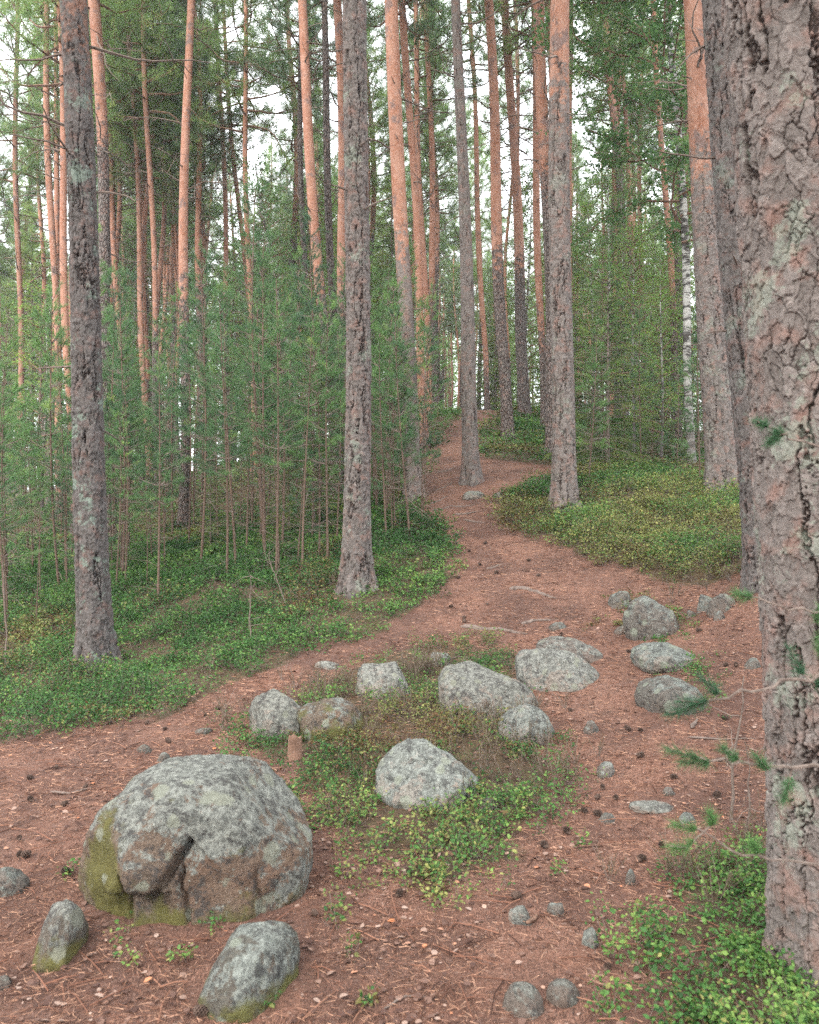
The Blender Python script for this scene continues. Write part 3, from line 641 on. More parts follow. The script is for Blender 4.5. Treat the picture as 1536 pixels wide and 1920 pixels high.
# ------------------------------------------------------------------ rocks
bm = bmesh.new(); ICO = {}
for k in (3, 4, 5, 6, 7):
    bm.clear(); bmesh.ops.create_icosphere(bm, subdivisions=k, radius=1)
    bm.verts.ensure_lookup_table(); ICO[k] = (np.array([v.co[:] for v in bm.verts]), np.array([[v.index for v in f.verts] for f in bm.faces]))
bm.free()
def rock_verts(sub, seed, size, rough=.12, cuts=5, sq=2.4, flatbottom=False):
    r = np.random.default_rng(seed); V = ICO[sub][0].copy()
    V = V/((np.abs(V)**sq).sum(1, keepdims=True))**(1/sq)
    for i in range(cuts):
        nrmv = r.normal(size=3); nrmv[2] = abs(nrmv[2])*.9; nrmv /= np.linalg.norm(nrmv); d = r.uniform(.72, .92)
        e = np.clip(V@nrmv-d, 0, 9); V -= (e*.8)[:, None]*nrmv
    n0 = nrm(V); V = V*(1+rough*fbm(n0*1.5+seed, 3, seed)[:, None]+rough*.35*fbm(n0*5+seed, 3, seed+1)[:, None])
    ext = np.abs(V).max(0); V = V/ext*np.array(size)
    V += nrm(n0)*(.022*fbm(V*10, 4, seed+2)-.012*(1-ss(0, .03, np.abs(fbm(V*2.5+seed, 2, seed+7))))+.006*fbm(V*60, 3, seed+4))[:, None]*min(1, size[0]*4)
    return V
wd_big = lambda w_: w_ > 60
TOPX = {'big pale domed rock in the centre of the rocky island': 880, 'pale round rock standing alone in the island bilberries': 805, 'pointed dark grey rock in the fork of the path': 1205,
 'wide grey rock at the right rear of the rocky island': 1020, 'low rounded rock in the path right of the island': 1235, 'slanted oval lichen rock in front of the largest boulder': 485,
 'greyish flat rock partly hidden behind the wide rear rock': 1045, 'small upright lichen rock left of the largest boulder': 122, 'pale lichen rock at the left end of the rocky island': 510, 'flat pale rock at the back of the island beside brown heather': 715}
def rock(label, x0, x1, y0, y1, mat, seed, depth=.8, cuts=5, rough=.12, sub=5, name='rock', cat='rock', group=None, moss=0., rotz=None, tilt=0., topx=None, lich=.0, sq=2.3, sink=.35):
    topx = TOPX.get(label.split(',')[0], topx)
    pc = hit((x0+x1)/2, y1); Yf = pc[1]; depth *= 1.4 if wd_big(x1-x0) else 1.15; wd = (x1-x0)*Yf/F; dp = wd*depth; Yc = Yf+dp*.42; wd = (x1-x0)*Yc/F
    x = ((x0+x1)/2-CX)/F*Yc; g0 = gz(x, Yc); top = CZ-(y0-CY)*Yc/F; hh = max(.025, top-g0)
    tot = hh*(1+sink); sz = tot/2
    V = rock_verts(sub, seed, (wd/2, dp/2, sz), rough, cuts, sq)
    if topx is not None:
        sh = ((topx-(x0+x1)/2)*Yc/F)/max(hh, .05); V[:, 0] += sh*.9*np.clip(V[:, 2], 0, 9)
        V[:, 0] = np.clip(V[:, 0], -wd/2*1.02, wd/2*1.02)
    zc = g0+hh-sz; n0 = nrm(V/np.array([wd/2, dp/2, sz]))
    me = mesh(name, V, [ICO[sub][1]], {'lich': np.clip(n0[:, 2], -.5, 1)+lich, 'moss': moss+.24*ss(.5, .0, (V[:, 2]+zc-g0)/hh)+.15*fbm(V*5+seed, 2, seed)}, True, [M[mat]])
    me.transform(Matrix.Translation((0, 0, zc-g0)))
    return tag(obj(name, me, None, (x, Yc, g0)), label, cat, group)
def big_boulder():
    x0, x1, y1 = 160, 586, 1742; Yf = hit(375, y1)[1]; W = (x1-x0)*(Yf+.38)/F; Yc = Yf+.40; D = .90; x = (373-CX)/F*Yc; g0 = gz(x, Yc)
    top = CZ-(1418-CY)*(Yc+.05)/F; hh = top-g0; sz = (hh+.30)/2
    V = ICO[7][0].copy(); sq = 2.0; V = V/((np.abs(V)**sq).sum(1, keepdims=True))**(1/sq)
    def cut(nv, d, k=.9, soft=0.):
        nonlocal V; nv = np.array(nv, float); nv /= np.linalg.norm(nv); e = np.clip(V@nv-d, 0, 9); V = V-(e*k)[:, None]*nv
    cut((.95, -.05, .8), .84, .75); cut((-.8, -.1, .8), .95, .5); cut((.15, -1, .12), .80); cut((-.7, -.75, -.05), .86); cut((.75, -.7, .1), .90); cut((.5, .3, 1), .97, .4)
    cut((-1, 0, -.5), .93, .5)
    n0 = nrm(V); V = V*(1+.07*fbm(n0*1.7+3, 3, 3)[:, None]+.025*fbm(n0*5, 3, 8)[:, None])
    ext = np.abs(V).max(0); V = V/ext*np.array([W/2, D/2, sz])
    u = V[:, 0]/(W/2); v = (V[:, 2]+sz)/(2*sz)               # face coordinates: u -1..1, v 0..1
    front = ss(.1, -.25, V[:, 1]/(D/2))
    def seg(pl, wdt):
        d = np.full(len(V), 9.)
        for a, b in zip(pl[:-1], pl[1:]):
            a = np.array(a); b = np.array(b); e = b-a; w_ = np.stack([u-a[0], v-a[1]], 1)*np.array([1, .75]); e2 = e*np.array([1, .75])
            t = np.clip((w_@e2)/(e2@e2), 0, 1); d = np.minimum(d, np.linalg.norm(w_-t[:, None]*e2, axis=1))
        return np.exp(-(d/wdt)**2)
    wob = .04*fbm(V*9, 3, 11); u = u+wob; v = v+wob
    dep = np.zeros(len(V))
    dep += .045*seg([(.0, .66), (.10, .45), (.16, .25), (.16, .0)], .013)            # long crack
    dep += .035*seg([(-.42, .58), (-.36, .38), (-.28, .18), (-.2, .0)], .014)
    dep += .05*seg([(-.38, .50), (-.2, .47), (-.02, .60), (.12, .74)], .016)
    dep += .018*seg([(.62, .55), (.66, .3), (.64, .1)], .014)
    # shelf: rock below the broken ledge stands back
    line = .50+.10*np.clip(u+.45, -.3, .5)
    under = ss(.0, .02, line-v)*ss(.34, .0, line-v)*ss(-.62, -.45, u)*ss(.02, -.12, u); dep += .065*under
    patch = ss(.80, .74, v+abs(u-.12)*.9)*ss(-.10, -.02, u)*ss(.45, .30, u)*ss(.25, .5, v); dep += .022*patch
    left = ss(.60, .52, v)*ss(-.42, -.5, u); dep -= .02*left
    hol = np.exp(-(((u+.02)/.14)**2+((v-.14)/.16)**2)); dep += .045*hol
    dep += -.055*np.exp(-(((u+.28)/.2)**2+((v-.62)/.10)**2))-.03*np.exp(-(((u+.3)/.16)**2+((v-.2)/.16)**2))
    V[:, 1] += dep*front
    V += n0*(.012*fbm(V*11, 4, 5)+.004*fbm(V*55, 3, 6))[:, None]
    lich = -.9+2.4*ss(.38, .86, v-.10*u*0+.10*np.clip(u, 0, 1)+.10*ss(0, .6, V[:, 1])) ; lich = np.maximum(lich, .8*ss(.55, .85, u)*ss(.05, .35, v))
    moss = -.1+.42*np.exp(-(((u+.62)/.25)**2+((v-.58)/.24)**2))+.36*np.exp(-(((u-.05)/.5)**2+((v-.15)/.22)**2))+.25*np.exp(-(((u+.5)/.12)**2+((v-.3)/.25)**2))+.2*np.exp(-(((u-.1)/.3)**2+((v-.4)/.12)**2))
    moss = moss-.3*patch+.16*fbm(V*6, 3, 19)*ss(.9, .5, v)+.12*ss(.75, .5, v)
    me = mesh('boulder', V, [ICO[7][1]], {'lich': lich, 'moss': moss+.16}, True, [M['boulder_granite']])
    zc = g0+hh-sz; me.transform(Matrix.Translation((0, 0, zc-g0)))
    tag(obj('boulder', me, None, (x, Yc, g0)), 'largest boulder, round and cracked with grey lichen on top and mossy pink front', 'boulder')
big_boulder()
RK = [('small upright lichen rock left of the largest boulder', 78,156,1690,1815,'lichen_granite',11,1.3,5,.13),
 ('slanted oval lichen rock in front of the largest boulder', 380,556,1742,1905,'lichen_granite',12,1.1,4,.08),
 ('smooth grey stone cut by the left edge beside the largest boulder', -25,52,1628,1682,'grey_granite',13,.8,3,.1),
 ('small grey stone at the left edge near the bottom corner', -20,22,1826,1858,'grey_granite',14,.8,3,.1),
 ('pale lichen rock at the left end of the rocky island', 465,582,1295,1385,'pale_granite',15,.9,4,.1),
 ('brown mossy rock touching the pale left end rock, covered in needles', 545,686,1308,1386,'boulder_granite',16,.9,3,.1),
 ('flat pale rock at the back of the island beside brown heather', 665,782,1232,1308,'pale_granite',17,.8,5,.12),
 ('small pale rock peeping out behind the brown heather', 806,848,1216,1248,'pale_granite',18,.8,4,.1),
 ('big pale domed rock in the centre of the rocky island', 824,1012,1244,1345,'pale_granite',19,.8,4,.08),
 ('low pale rock with a yellow moss spot on the right end of the big dome', 930,1040,1322,1398,'pale_granite',20,.9,4,.1),
 ('pale round rock standing alone in the island bilberries, nearest the camera', 698,896,1388,1515,'pale_granite',21,.8,6,.1),
 ('wide grey rock at the right rear of the rocky island', 970,1132,1216,1296,'pale_granite',22,.75,4,.08),
 ('greyish flat rock partly hidden behind the wide rear rock', 1008,1138,1194,1252,'grey_granite',23,.8,4,.1),
 ('low rounded rock in the path right of the island', 1186,1312,1206,1262,'pale_granite',24,.8,4,.08),
 ('flat brownish slab sunk into the path nearer than the low rounded rock', 1195,1322,1268,1338,'grey_granite',25,1.0,4,.08),
 ('pointed dark grey rock in the fork of the path', 1172,1287,1118,1198,'grey_granite',26,.7,5,.1),
 ('small rounded rock left behind the pointed one', 1138,1192,1105,1142,'grey_granite',27,.8,3,.1),
 ('angular grey rock at the foot of the right bank', 1322,1382,1102,1152,'grey_granite',28,.8,6,.15),
 ('small broken rock beside the angular one under the right bank', 1305,1340,1112,1148,'pale_granite',29,.8,6,.15),
 ('little stone in front of the angular bank rock', 1338,1362,1145,1163,'grey_granite',30,.8,4,.1),
 ('flat pale stone lying in the path below the slim dark pine', 862,912,918,936,'pale_granite',31,.9,4,.08),
 ('small half buried stone right of the flat path stone', 922,946,922,934,'grey_granite',32,.9,4,.08),
 ('stone just right of the island tip, rounded and grey', 1092,1126,1350,1375,'grey_granite',33,.8,4,.1),
 ('block shaped grey stone in the right path', 1118,1158,1427,1460,'grey_granite',34,.8,6,.1),
 ('low stone half covered by needles in the right path', 1120,1158,1522,1546,'grey_granite',35,.8,4,.1),
 ('small flat stone near the middle of the right path', 1240,1266,1476,1492,'grey_granite',36,.8,4,.1),
 ('pale pointed stone with a wood chip beside it in the near path', 954,996,1688,1732,'pale_granite',37,.8,5,.1),
 ('dull stone right of the pale pointed stone', 1026,1062,1690,1720,'grey_granite',38,.8,4,.1),
 ('squarish pale stone in the near path', 1086,1126,1740,1780,'pale_granite',39,.8,6,.1),
 ('larger rounded grey stone at the bottom edge, left of a pair', 942,1020,1846,1912,'grey_granite',40,.8,5,.1),
 ('darker rounded stone at the bottom edge, right of a pair', 1022,1088,1838,1888,'grey_granite',41,.8,4,.1),
 ('long flat stone flush with the right path', 1182,1262,1508,1526,'pale_granite',42,.5,4,.08),
 ('small bright stone right of the long flat stone', 1270,1304,1524,1545,'pale_granite',43,.8,5,.1),
 ('narrow dark stone in the path near the lower right bilberries', 1170,1194,1628,1660,'grey_granite',44,.9,5,.1),
 ('pale stone in the left path behind the largest boulder', 254,286,1395,1412,'grey_granite',45,.8,4,.1),
 ('small triangular stone touching the top of the largest boulder', 292,324,1410,1432,'grey_granite',46,.8,5,.1),
 ('flat stone sunk in the left path near the pale left end rock', 365,402,1364,1378,'grey_granite',47,.7,4,.08),
 ('flat grey stone flush with the path near the rear root', 1028,1062,1166,1182,'grey_granite',48,.8,4,.08),
 ('flat stone flush with the path left of the pointed rock', 1152,1186,1170,1190,'grey_granite',49,.8,4,.08),
 ('grey stone leaning against the big dome rock near the island centre', 898,934,1490,1520,'grey_granite',50,.8,5,.1),
 ('pale slab lying in the left path by the island back', 590,640,1238,1256,'pale_granite',51,.7,4,.1),
 ('tiny grey stone beside the little bank stones', 1284,1306,1144,1158,'grey_granite',52,.8,4,.1),
 ('rounded grey stone against the massive right trunk', 1396,1428,1232,1256,'grey_granite',53,.8,4,.1)]
big = {'largest', 'oval', 'domed', 'wide'}
for i, (lb, a, b, c, d, mt, sdx, dp, ct, rg) in enumerate(RK):
    wpx = b-a; rock(lb, a, b, c, d, mt, sdx, dp, ct if wpx > 60 else 11, rg if wpx > 60 else .16, 6 if wpx > 90 else 5 if wpx > 45 else 4, name='rock' if wpx > 60 else 'stone', cat='rock' if wpx > 60 else 'stone',
         moss=.17 if 'mossy' in lb else (.12 if mt == 'lichen_granite' else -.05), sq=2.6 if i < 2 else 1.95+.12*(i % 3) if wpx > 60 else 2.5, sink=1.0 if wpx > 60 else 1.5)
# ------------------------------------------------------------------ ground cover
def scatter(pl, n, ymin, ymax, box=None, thresh=.35, power=1.6):
    out = []; lo = pl.min(0); hi = pl.max(0); tot = 0
    while tot < n:
        m = n*4; Y = ymin+(ymax-ymin)*rng.random(m)**power; x = rng.uniform(-.60, .62, m)*Y
        s = sdist(pl, x, Y); k = ss(-.16, .28, s+.20*ss(20, 10, Y)*fbm(np.stack([x*1.7, Y*1.7, 0*x], 1), 3, 21))
        dn = ss(-.35, .2, fbm(np.stack([x*2.6, Y*2.6, 0*x+3], 1), 3, 44))
        keep = (rng.random(m) < k) & (rng.random(m) < .22+.9*dn)
        if box is not None: keep &= box(x, Y)
        x, Y = x[keep], Y[keep]; out.append(np.stack([x, Y], 1)); tot += len(x)
        if m > 0 and len(x) == 0: break
    return np.concatenate(out)[:n]
RC = [(o.location.x, o.location.y, max(o.dimensions.x, o.dimensions.y)/2) for o in COL.objects if o.name.startswith(('rock', 'boulder'))]
def off_rocks(x, y, f=.70):
    k = np.ones(len(x), bool)
    for a, b, r in RC: k &= ((x-a)**2+(y-b)**2) > (r*f)**2
    return k
def cover(name, label, pts, nl, hgt, LL, rad, mats, yel, hexa=False, stems=True, mixn=.0):
    g = G(); x, y = pts[:, 0], pts[:, 1]; k = off_rocks(x, y); x, y = x[k], y[k]; n = len(x)
    z = bankz(x, y); hh = hgt*rng.uniform(.45, 1.35, n)*(1+.9*fbm(np.stack([x*2.4, y*2.4, 0*x], 1), 3, 9))
    sc_ = np.clip(y/9, .75, 2.2)**.8
    an = rng.uniform(0, 6.28, (n, nl)); rr = rad*np.sqrt(rng.random((n, nl)))*sc_[:, None]; q = rng.random((n, nl))**.7
    c = np.stack([x[:, None]+rr*np.cos(an)*(.4+.6*q), y[:, None]+rr*np.sin(an)*(.4+.6*q), z[:, None]+hh[:, None]*q*(1-.35*(rr/(rad*sc_[:, None]))**2)], -1).reshape(-1, 3)
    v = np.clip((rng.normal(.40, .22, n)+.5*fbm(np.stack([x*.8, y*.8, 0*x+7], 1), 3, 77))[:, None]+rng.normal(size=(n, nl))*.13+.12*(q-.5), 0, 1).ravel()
    Lf = rng.uniform(.6, 1.3, n*nl)*LL*np.repeat(sc_*rng.uniform(.7, 1.35, n), nl)
    d = np.stack([np.cos(an), np.sin(an), rng.uniform(-.3, .7, (n, nl))], -1).reshape(-1, 3)+rng.normal(size=(n*nl, 3))*.5
    dry = (fbm(np.stack([c[:, 0]*.9, c[:, 1]*.9, 0*c[:, 0]+1], 1), 3, 55)+rng.normal(size=len(c))*.25+yel) > 0
    for m, sel in ((0, ~dry), (1, dry)):
        if sel.any(): leaves(g, c[sel], Lf[sel], v[sel], m, .5, hexa, .6, d[sel])
    if stems:
        ns = 3; b = np.stack([np.repeat(x, ns), np.repeat(y, ns), np.repeat(z, ns)-.01], 1); dd = rng.normal(size=(n*ns, 3))*.45+np.array([0, 0, 1])
        b[:, :2] += rng.normal(size=(n*ns, 2))*rad*.3
        needles(g, b, dd, np.repeat(hh, ns)*1.0, .004*np.repeat(sc_, ns), .4, 2)
    o = obj(name, g.mesh(name, [M[m] for m in mats]+[M['twig']])); tag(o, label, 'ground cover', kind='stuff'); return o
BB = ('berry', 'dryberry')
# left side: near strip dense, further back sparser
cover('bilberry_shrubs', 'green bilberry carpet under the pines left of the path', scatter(V1, 7500, 4.6, 15, None, power=.9), 26, .16, .030, .10, BB, -.42)
cover('bilberry_shrubs', 'bilberry cover fading into the forest behind the thicket', scatter(V1, 2600, 14, 30, None, power=.9), 30, .16, .035, .2, BB, -.25)
cover('bilberry_shrubs', 'olive and green bilberry carpet on the bank right of the path', scatter(V2, 8500, 7.0, 16, lambda x, y: x > 1.2, power=.9), 28, .22, .027, .10, BB, -.04)
cover('bilberry_shrubs', 'green bilberries on the mound by the path crest and behind it', scatter(V2, 3200, 15, 30, None, power=.8), 34, .2, .035, .2, BB, -.25)
cover('bilberry_shrubs', 'thin bilberries growing between the rocks of the island', scatter(V3, 1300, 3.0, 8, None, power=1), 22, .105, .021, .075, BB, -.20, True)
cover('bilberry_shrubs', 'dark green bilberries in the bottom right corner by the massive trunk', scatter(V4, 430, 2.1, 4.2, None, power=1), 26, .11, .021, .085, BB, -.22, True)
cover('bilberry_shrubs', 'scattered little bilberries around the rocks in the path fork', scatter(V5, 160, 4.5, 9, None, power=1), 24, .07, .02, .06, BB, -.1, True)
sp = []
for px, py in ((225,1760),(350,1790),(240,1800),(470,1700),(640,1700),(620,1740),(650,1790),(510,1880),(405,1740),(1100,1180),(1150,1150),(1040,1640),(130,1640),(480,1880),(860,1530),(1350,1620),(1240,1640),(580,1420),(1100,1590),(700,1880),(1130,1900)):
    for k in range(3): h_ = hit(px+U(-18, 18), py+U(-12, 12)); sp.append(h_[:2])
cover('bilberry_shrubs', 'single bilberry sprigs dotted over the needle floor near the camera', np.array(sp), 14, .07, .02, .05, BB, -.2, True)
# heather: thin upright brownish tufts
def heather():
    g = G(); C = []
    for px, py, n_, s in ((790,1262,26,.14),(620,1290,14,.2),(560,1310,8,.2),(930,1350,14,.2),(860,1450,10,.2),(980,1420,14,.2),(1010,1460,10,.2),(720,1330,14,.25),(1380,1640,10,.2),(1290,1640,8,.2),(1180,950,14,.5),(1090,930,8,.4),(450,1350,8,.15),(1330,1100,10,.25),(640,1090,6,.2),(180,1255,18,.22)):
        c = hit(px, py)
        for i in range(n_): C.append((c[0]+rng.normal()*s, c[1]+rng.normal()*s))
    C = np.array(C); z = bankz(C[:, 0], C[:, 1])
    for (x, y), z0 in zip(C, z):
        for k in range(7):
            d = nrm(np.array([rng.normal()*.4, rng.normal()*.4, 1])); L = U(.09, .2); tube(g, [np.array([x, y, z0-.01]), np.array([x, y, z0])+d*L*.5, np.array([x, y, z0])+d*L+rng.normal(size=3)*.01], [.0018, .0014, .001], 3, .5, 1)
            n_ = 26; t = rng.uniform(.3, 1, n_)[:, None]; needles(g, np.array([x, y, z0])+d*L*t, d*.5+rng.normal(size=(n_, 3))*.7, .014, .003, np.clip(rng.normal(.25, .2, n_), 0, 1), 0)
    return g.mesh('heather', [M['heath'], M['twig']])
M['heath'] = foliage('heather', (.09, .06, .04), (.11, .09, .045), (.10, .13, .05), .15, 0)
tag(obj('heather', heather()), 'brownish heather tufts between and behind the island rocks', 'heather', kind='stuff')
# dry grass and moss are left to the floor material; needle and leaf litter near the camera
def litter():
    g = G(); n = 130000; Y = 2.0+11*rng.random(n)**1.35; x = rng.uniform(-.6, .6, n)*Y; vv = veg(x, Y)
    dn = ss(-.5, .35, fbm(np.stack([x*2.2, Y*2.2, 0*x], 1), 4, 61)); k = (rng.random(n) > vv*.75) & (rng.random(n) < .25+dn) & off_rocks(x, Y, .95); x, Y = x[k], Y[k]; n = len(x); z = bankz(x, Y)+rng.uniform(.002, .012, n)
    b = np.stack([x, Y, z], 1); an = rng.uniform(0, 6.28, n); d = np.stack([np.cos(an), np.sin(an), rng.uniform(-.12, .18, n)], 1)
    s = np.clip(Y/4, .8, 1.8); needles(g, b, d, rng.uniform(.03, .065, n)*s**.5, .0026*s, rng.random(n), 0)
    n = 16000; Y = 2.0+10*rng.random(n)**1.25; x = rng.uniform(-.6, .6, n)*Y; vv = veg(x, Y); dn = ss(-.2, .5, fbm(np.stack([x*1.9, Y*1.9, 0*x+9], 1), 4, 62)); k = (rng.random(n) > vv*.6) & (rng.random(n) < .12+dn) & off_rocks(x, Y, .95); x, Y = x[k], Y[k]; n = len(x)
    c = np.stack([x, Y, bankz(x, Y)+.008], 1); leaves(g, c, rng.uniform(.010, .036, n), rng.random(n)**2.2, 1, .75, True, .7)
    n = 1500; Y = 2.0+10*rng.random(n)**1.2; x = rng.uniform(-.6, .6, n)*Y; k = off_rocks(x, Y, 1.); x, Y = x[k], Y[k]; z = bankz(x, Y)
    for a, b, c in zip(x, Y, z):                            # thin broken twigs
        L = U(.04, .22); an = U(0, 6.28); d = np.array([math.cos(an), math.sin(an), 0]); q = np.array([a, b, c+.008]); tube(g, [q, q+d*L*.5+np.array([U(-.01, .01), U(-.01, .01), .006]), q+d*L], [.0028, .0024, .0015], 4, U(0, .6), 0)
    return g.mesh('needle_litter', [M['lit'], M['litleaf']])
n_ = N('fallen_needles'); n_.col(n_.ramp(n_.attr('v'), (0, (.03, .015, .011)), (.5, (.17, .078, .050)), (1, (.46, .27, .18)))); M['lit'] = n_.m
n_ = N('fallen_leaves'); n_.col(n_.ramp(n_.attr('v'), (0, (.06, .032, .025)), (.5, (.16, .095, .072)), (.9, (.30, .215, .175)), (1, (.38, .14, .06)))); M['litleaf'] = n_.m
tag(obj('needle_litter', litter()), 'reddish brown pine needles, bark flakes and dead leaves over the floor', 'litter', kind='stuff')
# ------------------------------------------------------------------ pine cones
def cone_mesh():
    g = G(); n = 58; keep = []
    t = np.linspace(-1, 1, 7); tube(g, np.stack([0*t, 0*t, t*.02], 1), .009*np.sqrt(np.clip(1-t*t*.9, .05, 1)), 7, .1, 0)
    for i in range(n):
        q = i/(n-1)*2-1; a = i*2.39996; r = .0125*math.sqrt(max(.06, 1-q*q*.85)); d = np.array([math.cos(a), math.sin(a), 0]); s = np.array([-math.sin(a), math.cos(a), 0])
        p = d*r*.5+np.array([0, 0, q*.026]); e = d*(r+.008)+np.array([0, 0, q*.026+.007]); w_ = .0055
        V = [p-s*w_*.5, p+s*w_*.5, e+s*w_, e+d*.002+np.array([0, 0, .001]), e-s*w_, e-s*w_*.2]
        th = np.array([0, 0, -.0022]); V = np.array([p-s*w_*.5, p+s*w_*.5, e+s*w_, e-s*w_]); g.add(np.vstack([V, V+th]), [[0, 1, 2, 3], [7, 6, 5, 4], [3, 2, 6, 7], [1, 0, 4, 5], [2, 1, 5, 6], [0, 3, 7, 4]], .3+.4*((i*7) % 5)/5, 0)
    return g.mesh('pine_cone', [M['cone']])
n_ = N('cone_scales'); n_.col(n_.ramp(n_.attr('v'), (0, (.035, .024, .02)), (1, (.13, .085, .065)))); M['cone'] = n_.m
cm = cone_mesh(); cones = []
def cone(x, y, label, group):
    o = obj('pine_cone', cm, None, (x, y, gz(x, y)+.017)); o.rotation_euler = (math.pi/2+U(-.4, .4), U(-.5, .5), U(0, 6.28)); s = U(.55, .85)*(1.2 if y > 6 else 1); o.scale = (s, s, s); tag(o, label, 'pine cone', group)
CN = [(57,1503),(120,1512),(160,1480),(248,1343),(410,1332),(345,1325),(385,1345),(310,1370),(330,1490),(122,1640),(1120,1500),(1155,1500),(1095,1525),(1010,1372),(1000,1345),(1178,1370),(1120,1530),(1070,1335),(1240,1590),(1345,1495),(1020,1590),(1200,1420),(1130,1480),(1050,1490),(1350,1430),(770,1640),(750,1680),(1240,1530),(1205,1615),(1140,1820),(375,1905),(420,1895),(870,1160),(845,1140),(900,1060),(880,1035),(930,1075),(860,1085),(1250,1215),(1310,1185),(1380,1250),(1300,1330),(1395,1300),(1360,1350),(780,1100),(855,1020),(910,1020),(1280,1230),(1180,1225)]
for px, py in CN:
    h_ = hit(px, py)
    if off_rocks(h_[:1], h_[1:2], 1.0)[0]: cone(h_[0], h_[1], 'dark open pine cone lying on the reddish needle path', 'pine cones on the path')
n = 0
while n < 26:
    Y = U(3, 11); x = U(-.5, .5)*Y
    if veg(np.array([x]), np.array([Y]))[0] > .35 or not off_rocks(np.array([x]), np.array([Y]), 1.1)[0]: continue
    n += 1; cone(x, Y, 'dark open pine cone lying on the reddish needle path', 'pine cones on the path')
# ------------------------------------------------------------------ roots, sticks, stump
def strand(name, label, cat, pts, r, mat='wood', lift=.3, k=7, taper=True, group=None):
    g = G(); Q_ = []
    for px, py in pts: h_ = hit(px, py); Q_.append(h_)
    Q_ = np.array(Q_); t = np.linspace(0, 1, len(Q_)); tt = np.linspace(0, 1, 26); X = np.interp(tt, t, Q_[:, 0]); Y = np.interp(tt, t, Q_[:, 1])
    Z = bankz(X, Y)+r*(lift-.3 if name == 'tree_root' else lift); X = X+rng.normal(size=26)*r*.25; Z = Z+rng.normal(size=26)*r*.12
    rad = r*(1-.55*tt if taper else np.ones(26))*(.3+.7*np.clip(np.minimum(tt, 1-tt)*10, 0, 1)); c = np.array([X[0], Y[0], Z[0]])
    tube(g, np.stack([X, Y, Z], 1)-c, rad, k, .5, 0); o = obj(name, g.mesh(name, [M[mat]], True), None, c); tag(o, label, cat, group); return o
strand('tree_root', 'long grey root crossing the path in front of the island back', 'root', [(865,1174),(900,1180),(940,1181),(990,1188)], .035)
strand('tree_root', 'knotty pale root crossing the upper path bend', 'root', [(955,1105),(985,1104),(1010,1112),(1045,1122)], .035)
strand('tree_root', 'short root right of the long grey one', 'root', [(978,1170),(1005,1163),(1048,1162)], .025)
strand('tree_root', 'little root in the path left of the upper bend', 'root', [(912,1068),(928,1063),(943,1058)], .022)
for i, (a, b) in enumerate([((806,945),(840,930)),((808,958),(850,948)),((815,920),(850,905)),((850,965),(900,958)),((820,885),(850,878)),((848,950),(890,946)),((870,975),(912,980))]):
    strand('tree_root', 'thin root across the climbing path beyond the slim dark pine', 'root', [a, ((a[0]+b[0])/2, (a[1]+b[1])/2+2), b], .022, group='thin roots across the climbing path')
strand('stick', 'thin forked grey stick on the left path behind the largest boulder', 'stick', [(95,1487),(130,1490),(175,1478)], .008, lift=1)
strand('stick', 'pale curved stick resting on the big domed rock side', 'stick', [(720,1895),(760,1870),(800,1872)], .005, lift=1)
strand('stick', 'short thick broken stick in the right path near the trunk', 'stick', [(1296,1368),(1308,1352)], .014, lift=1)
strand('stick', 'orange curved bark strip beside the pale pointed stone', 'bark strip', [(988,1735),(1002,1728),(1008,1718)], .010, 'limb', lift=1)
strand('stick', 'straight thin orange stick right of the pale pointed stone', 'stick', [(1022,1720),(1050,1745)], .005, 'limb', lift=1)
strand('stick', 'long thin grey stick lying on the right path', 'stick', [(1290,1384),(1350,1388),(1420,1386)], .007, lift=1)
strand('stick', 'bent dead twig on the bilberries at lower left of the middle pine', 'stick', [(830,1240),(860,1232),(905,1240)], .007, lift=1)
strand('stick', 'small orange stick near the bottom of the path', 'stick', [(1030,1770),(1045,1790)], .005, 'limb', lift=1)
def stump():
    g = G(); h_ = hit(552, 1422); an = np.arange(14)*2*np.pi/14; rows = []
    for z, r in ((-.05, .055), (0, .05), (.06, .043), (.10, .041), (.14, .040)):
        rows.append(np.stack([np.cos(an)*r*(1+.12*np.cos(an*3)), np.sin(an)*r, z+(rng.uniform(-.02, .03, 14) if z > .13 else 0*an)], 1))
    rows.append(np.stack([np.cos(an)*.02, np.sin(an)*.02, .12+rng.uniform(-.01, .01, 14)], 1)); V = np.concatenate(rows); n = 6
    i = np.arange(n-1)[:, None]*14; j = np.arange(14)[None]; j2 = (j+1) % 14
    g.add(V, np.stack([i+j, i+j2, i+14+j2, i+14+j], -1).reshape(-1, 4), .5, 0); g.add(np.vstack([rows[-1], [[0, 0, .115]]]), np.stack([np.arange(14), (np.arange(14)+1) % 14, np.full(14, 14)], 1), .5, 0)
    tag(obj('tree_stump', g.mesh('tree_stump', [M['limb']]), None, (h_[0], h_[1], gz(h_[0], h_[1]))), 'small broken brown stump in front of the mossy island rock', 'stump')
stump()
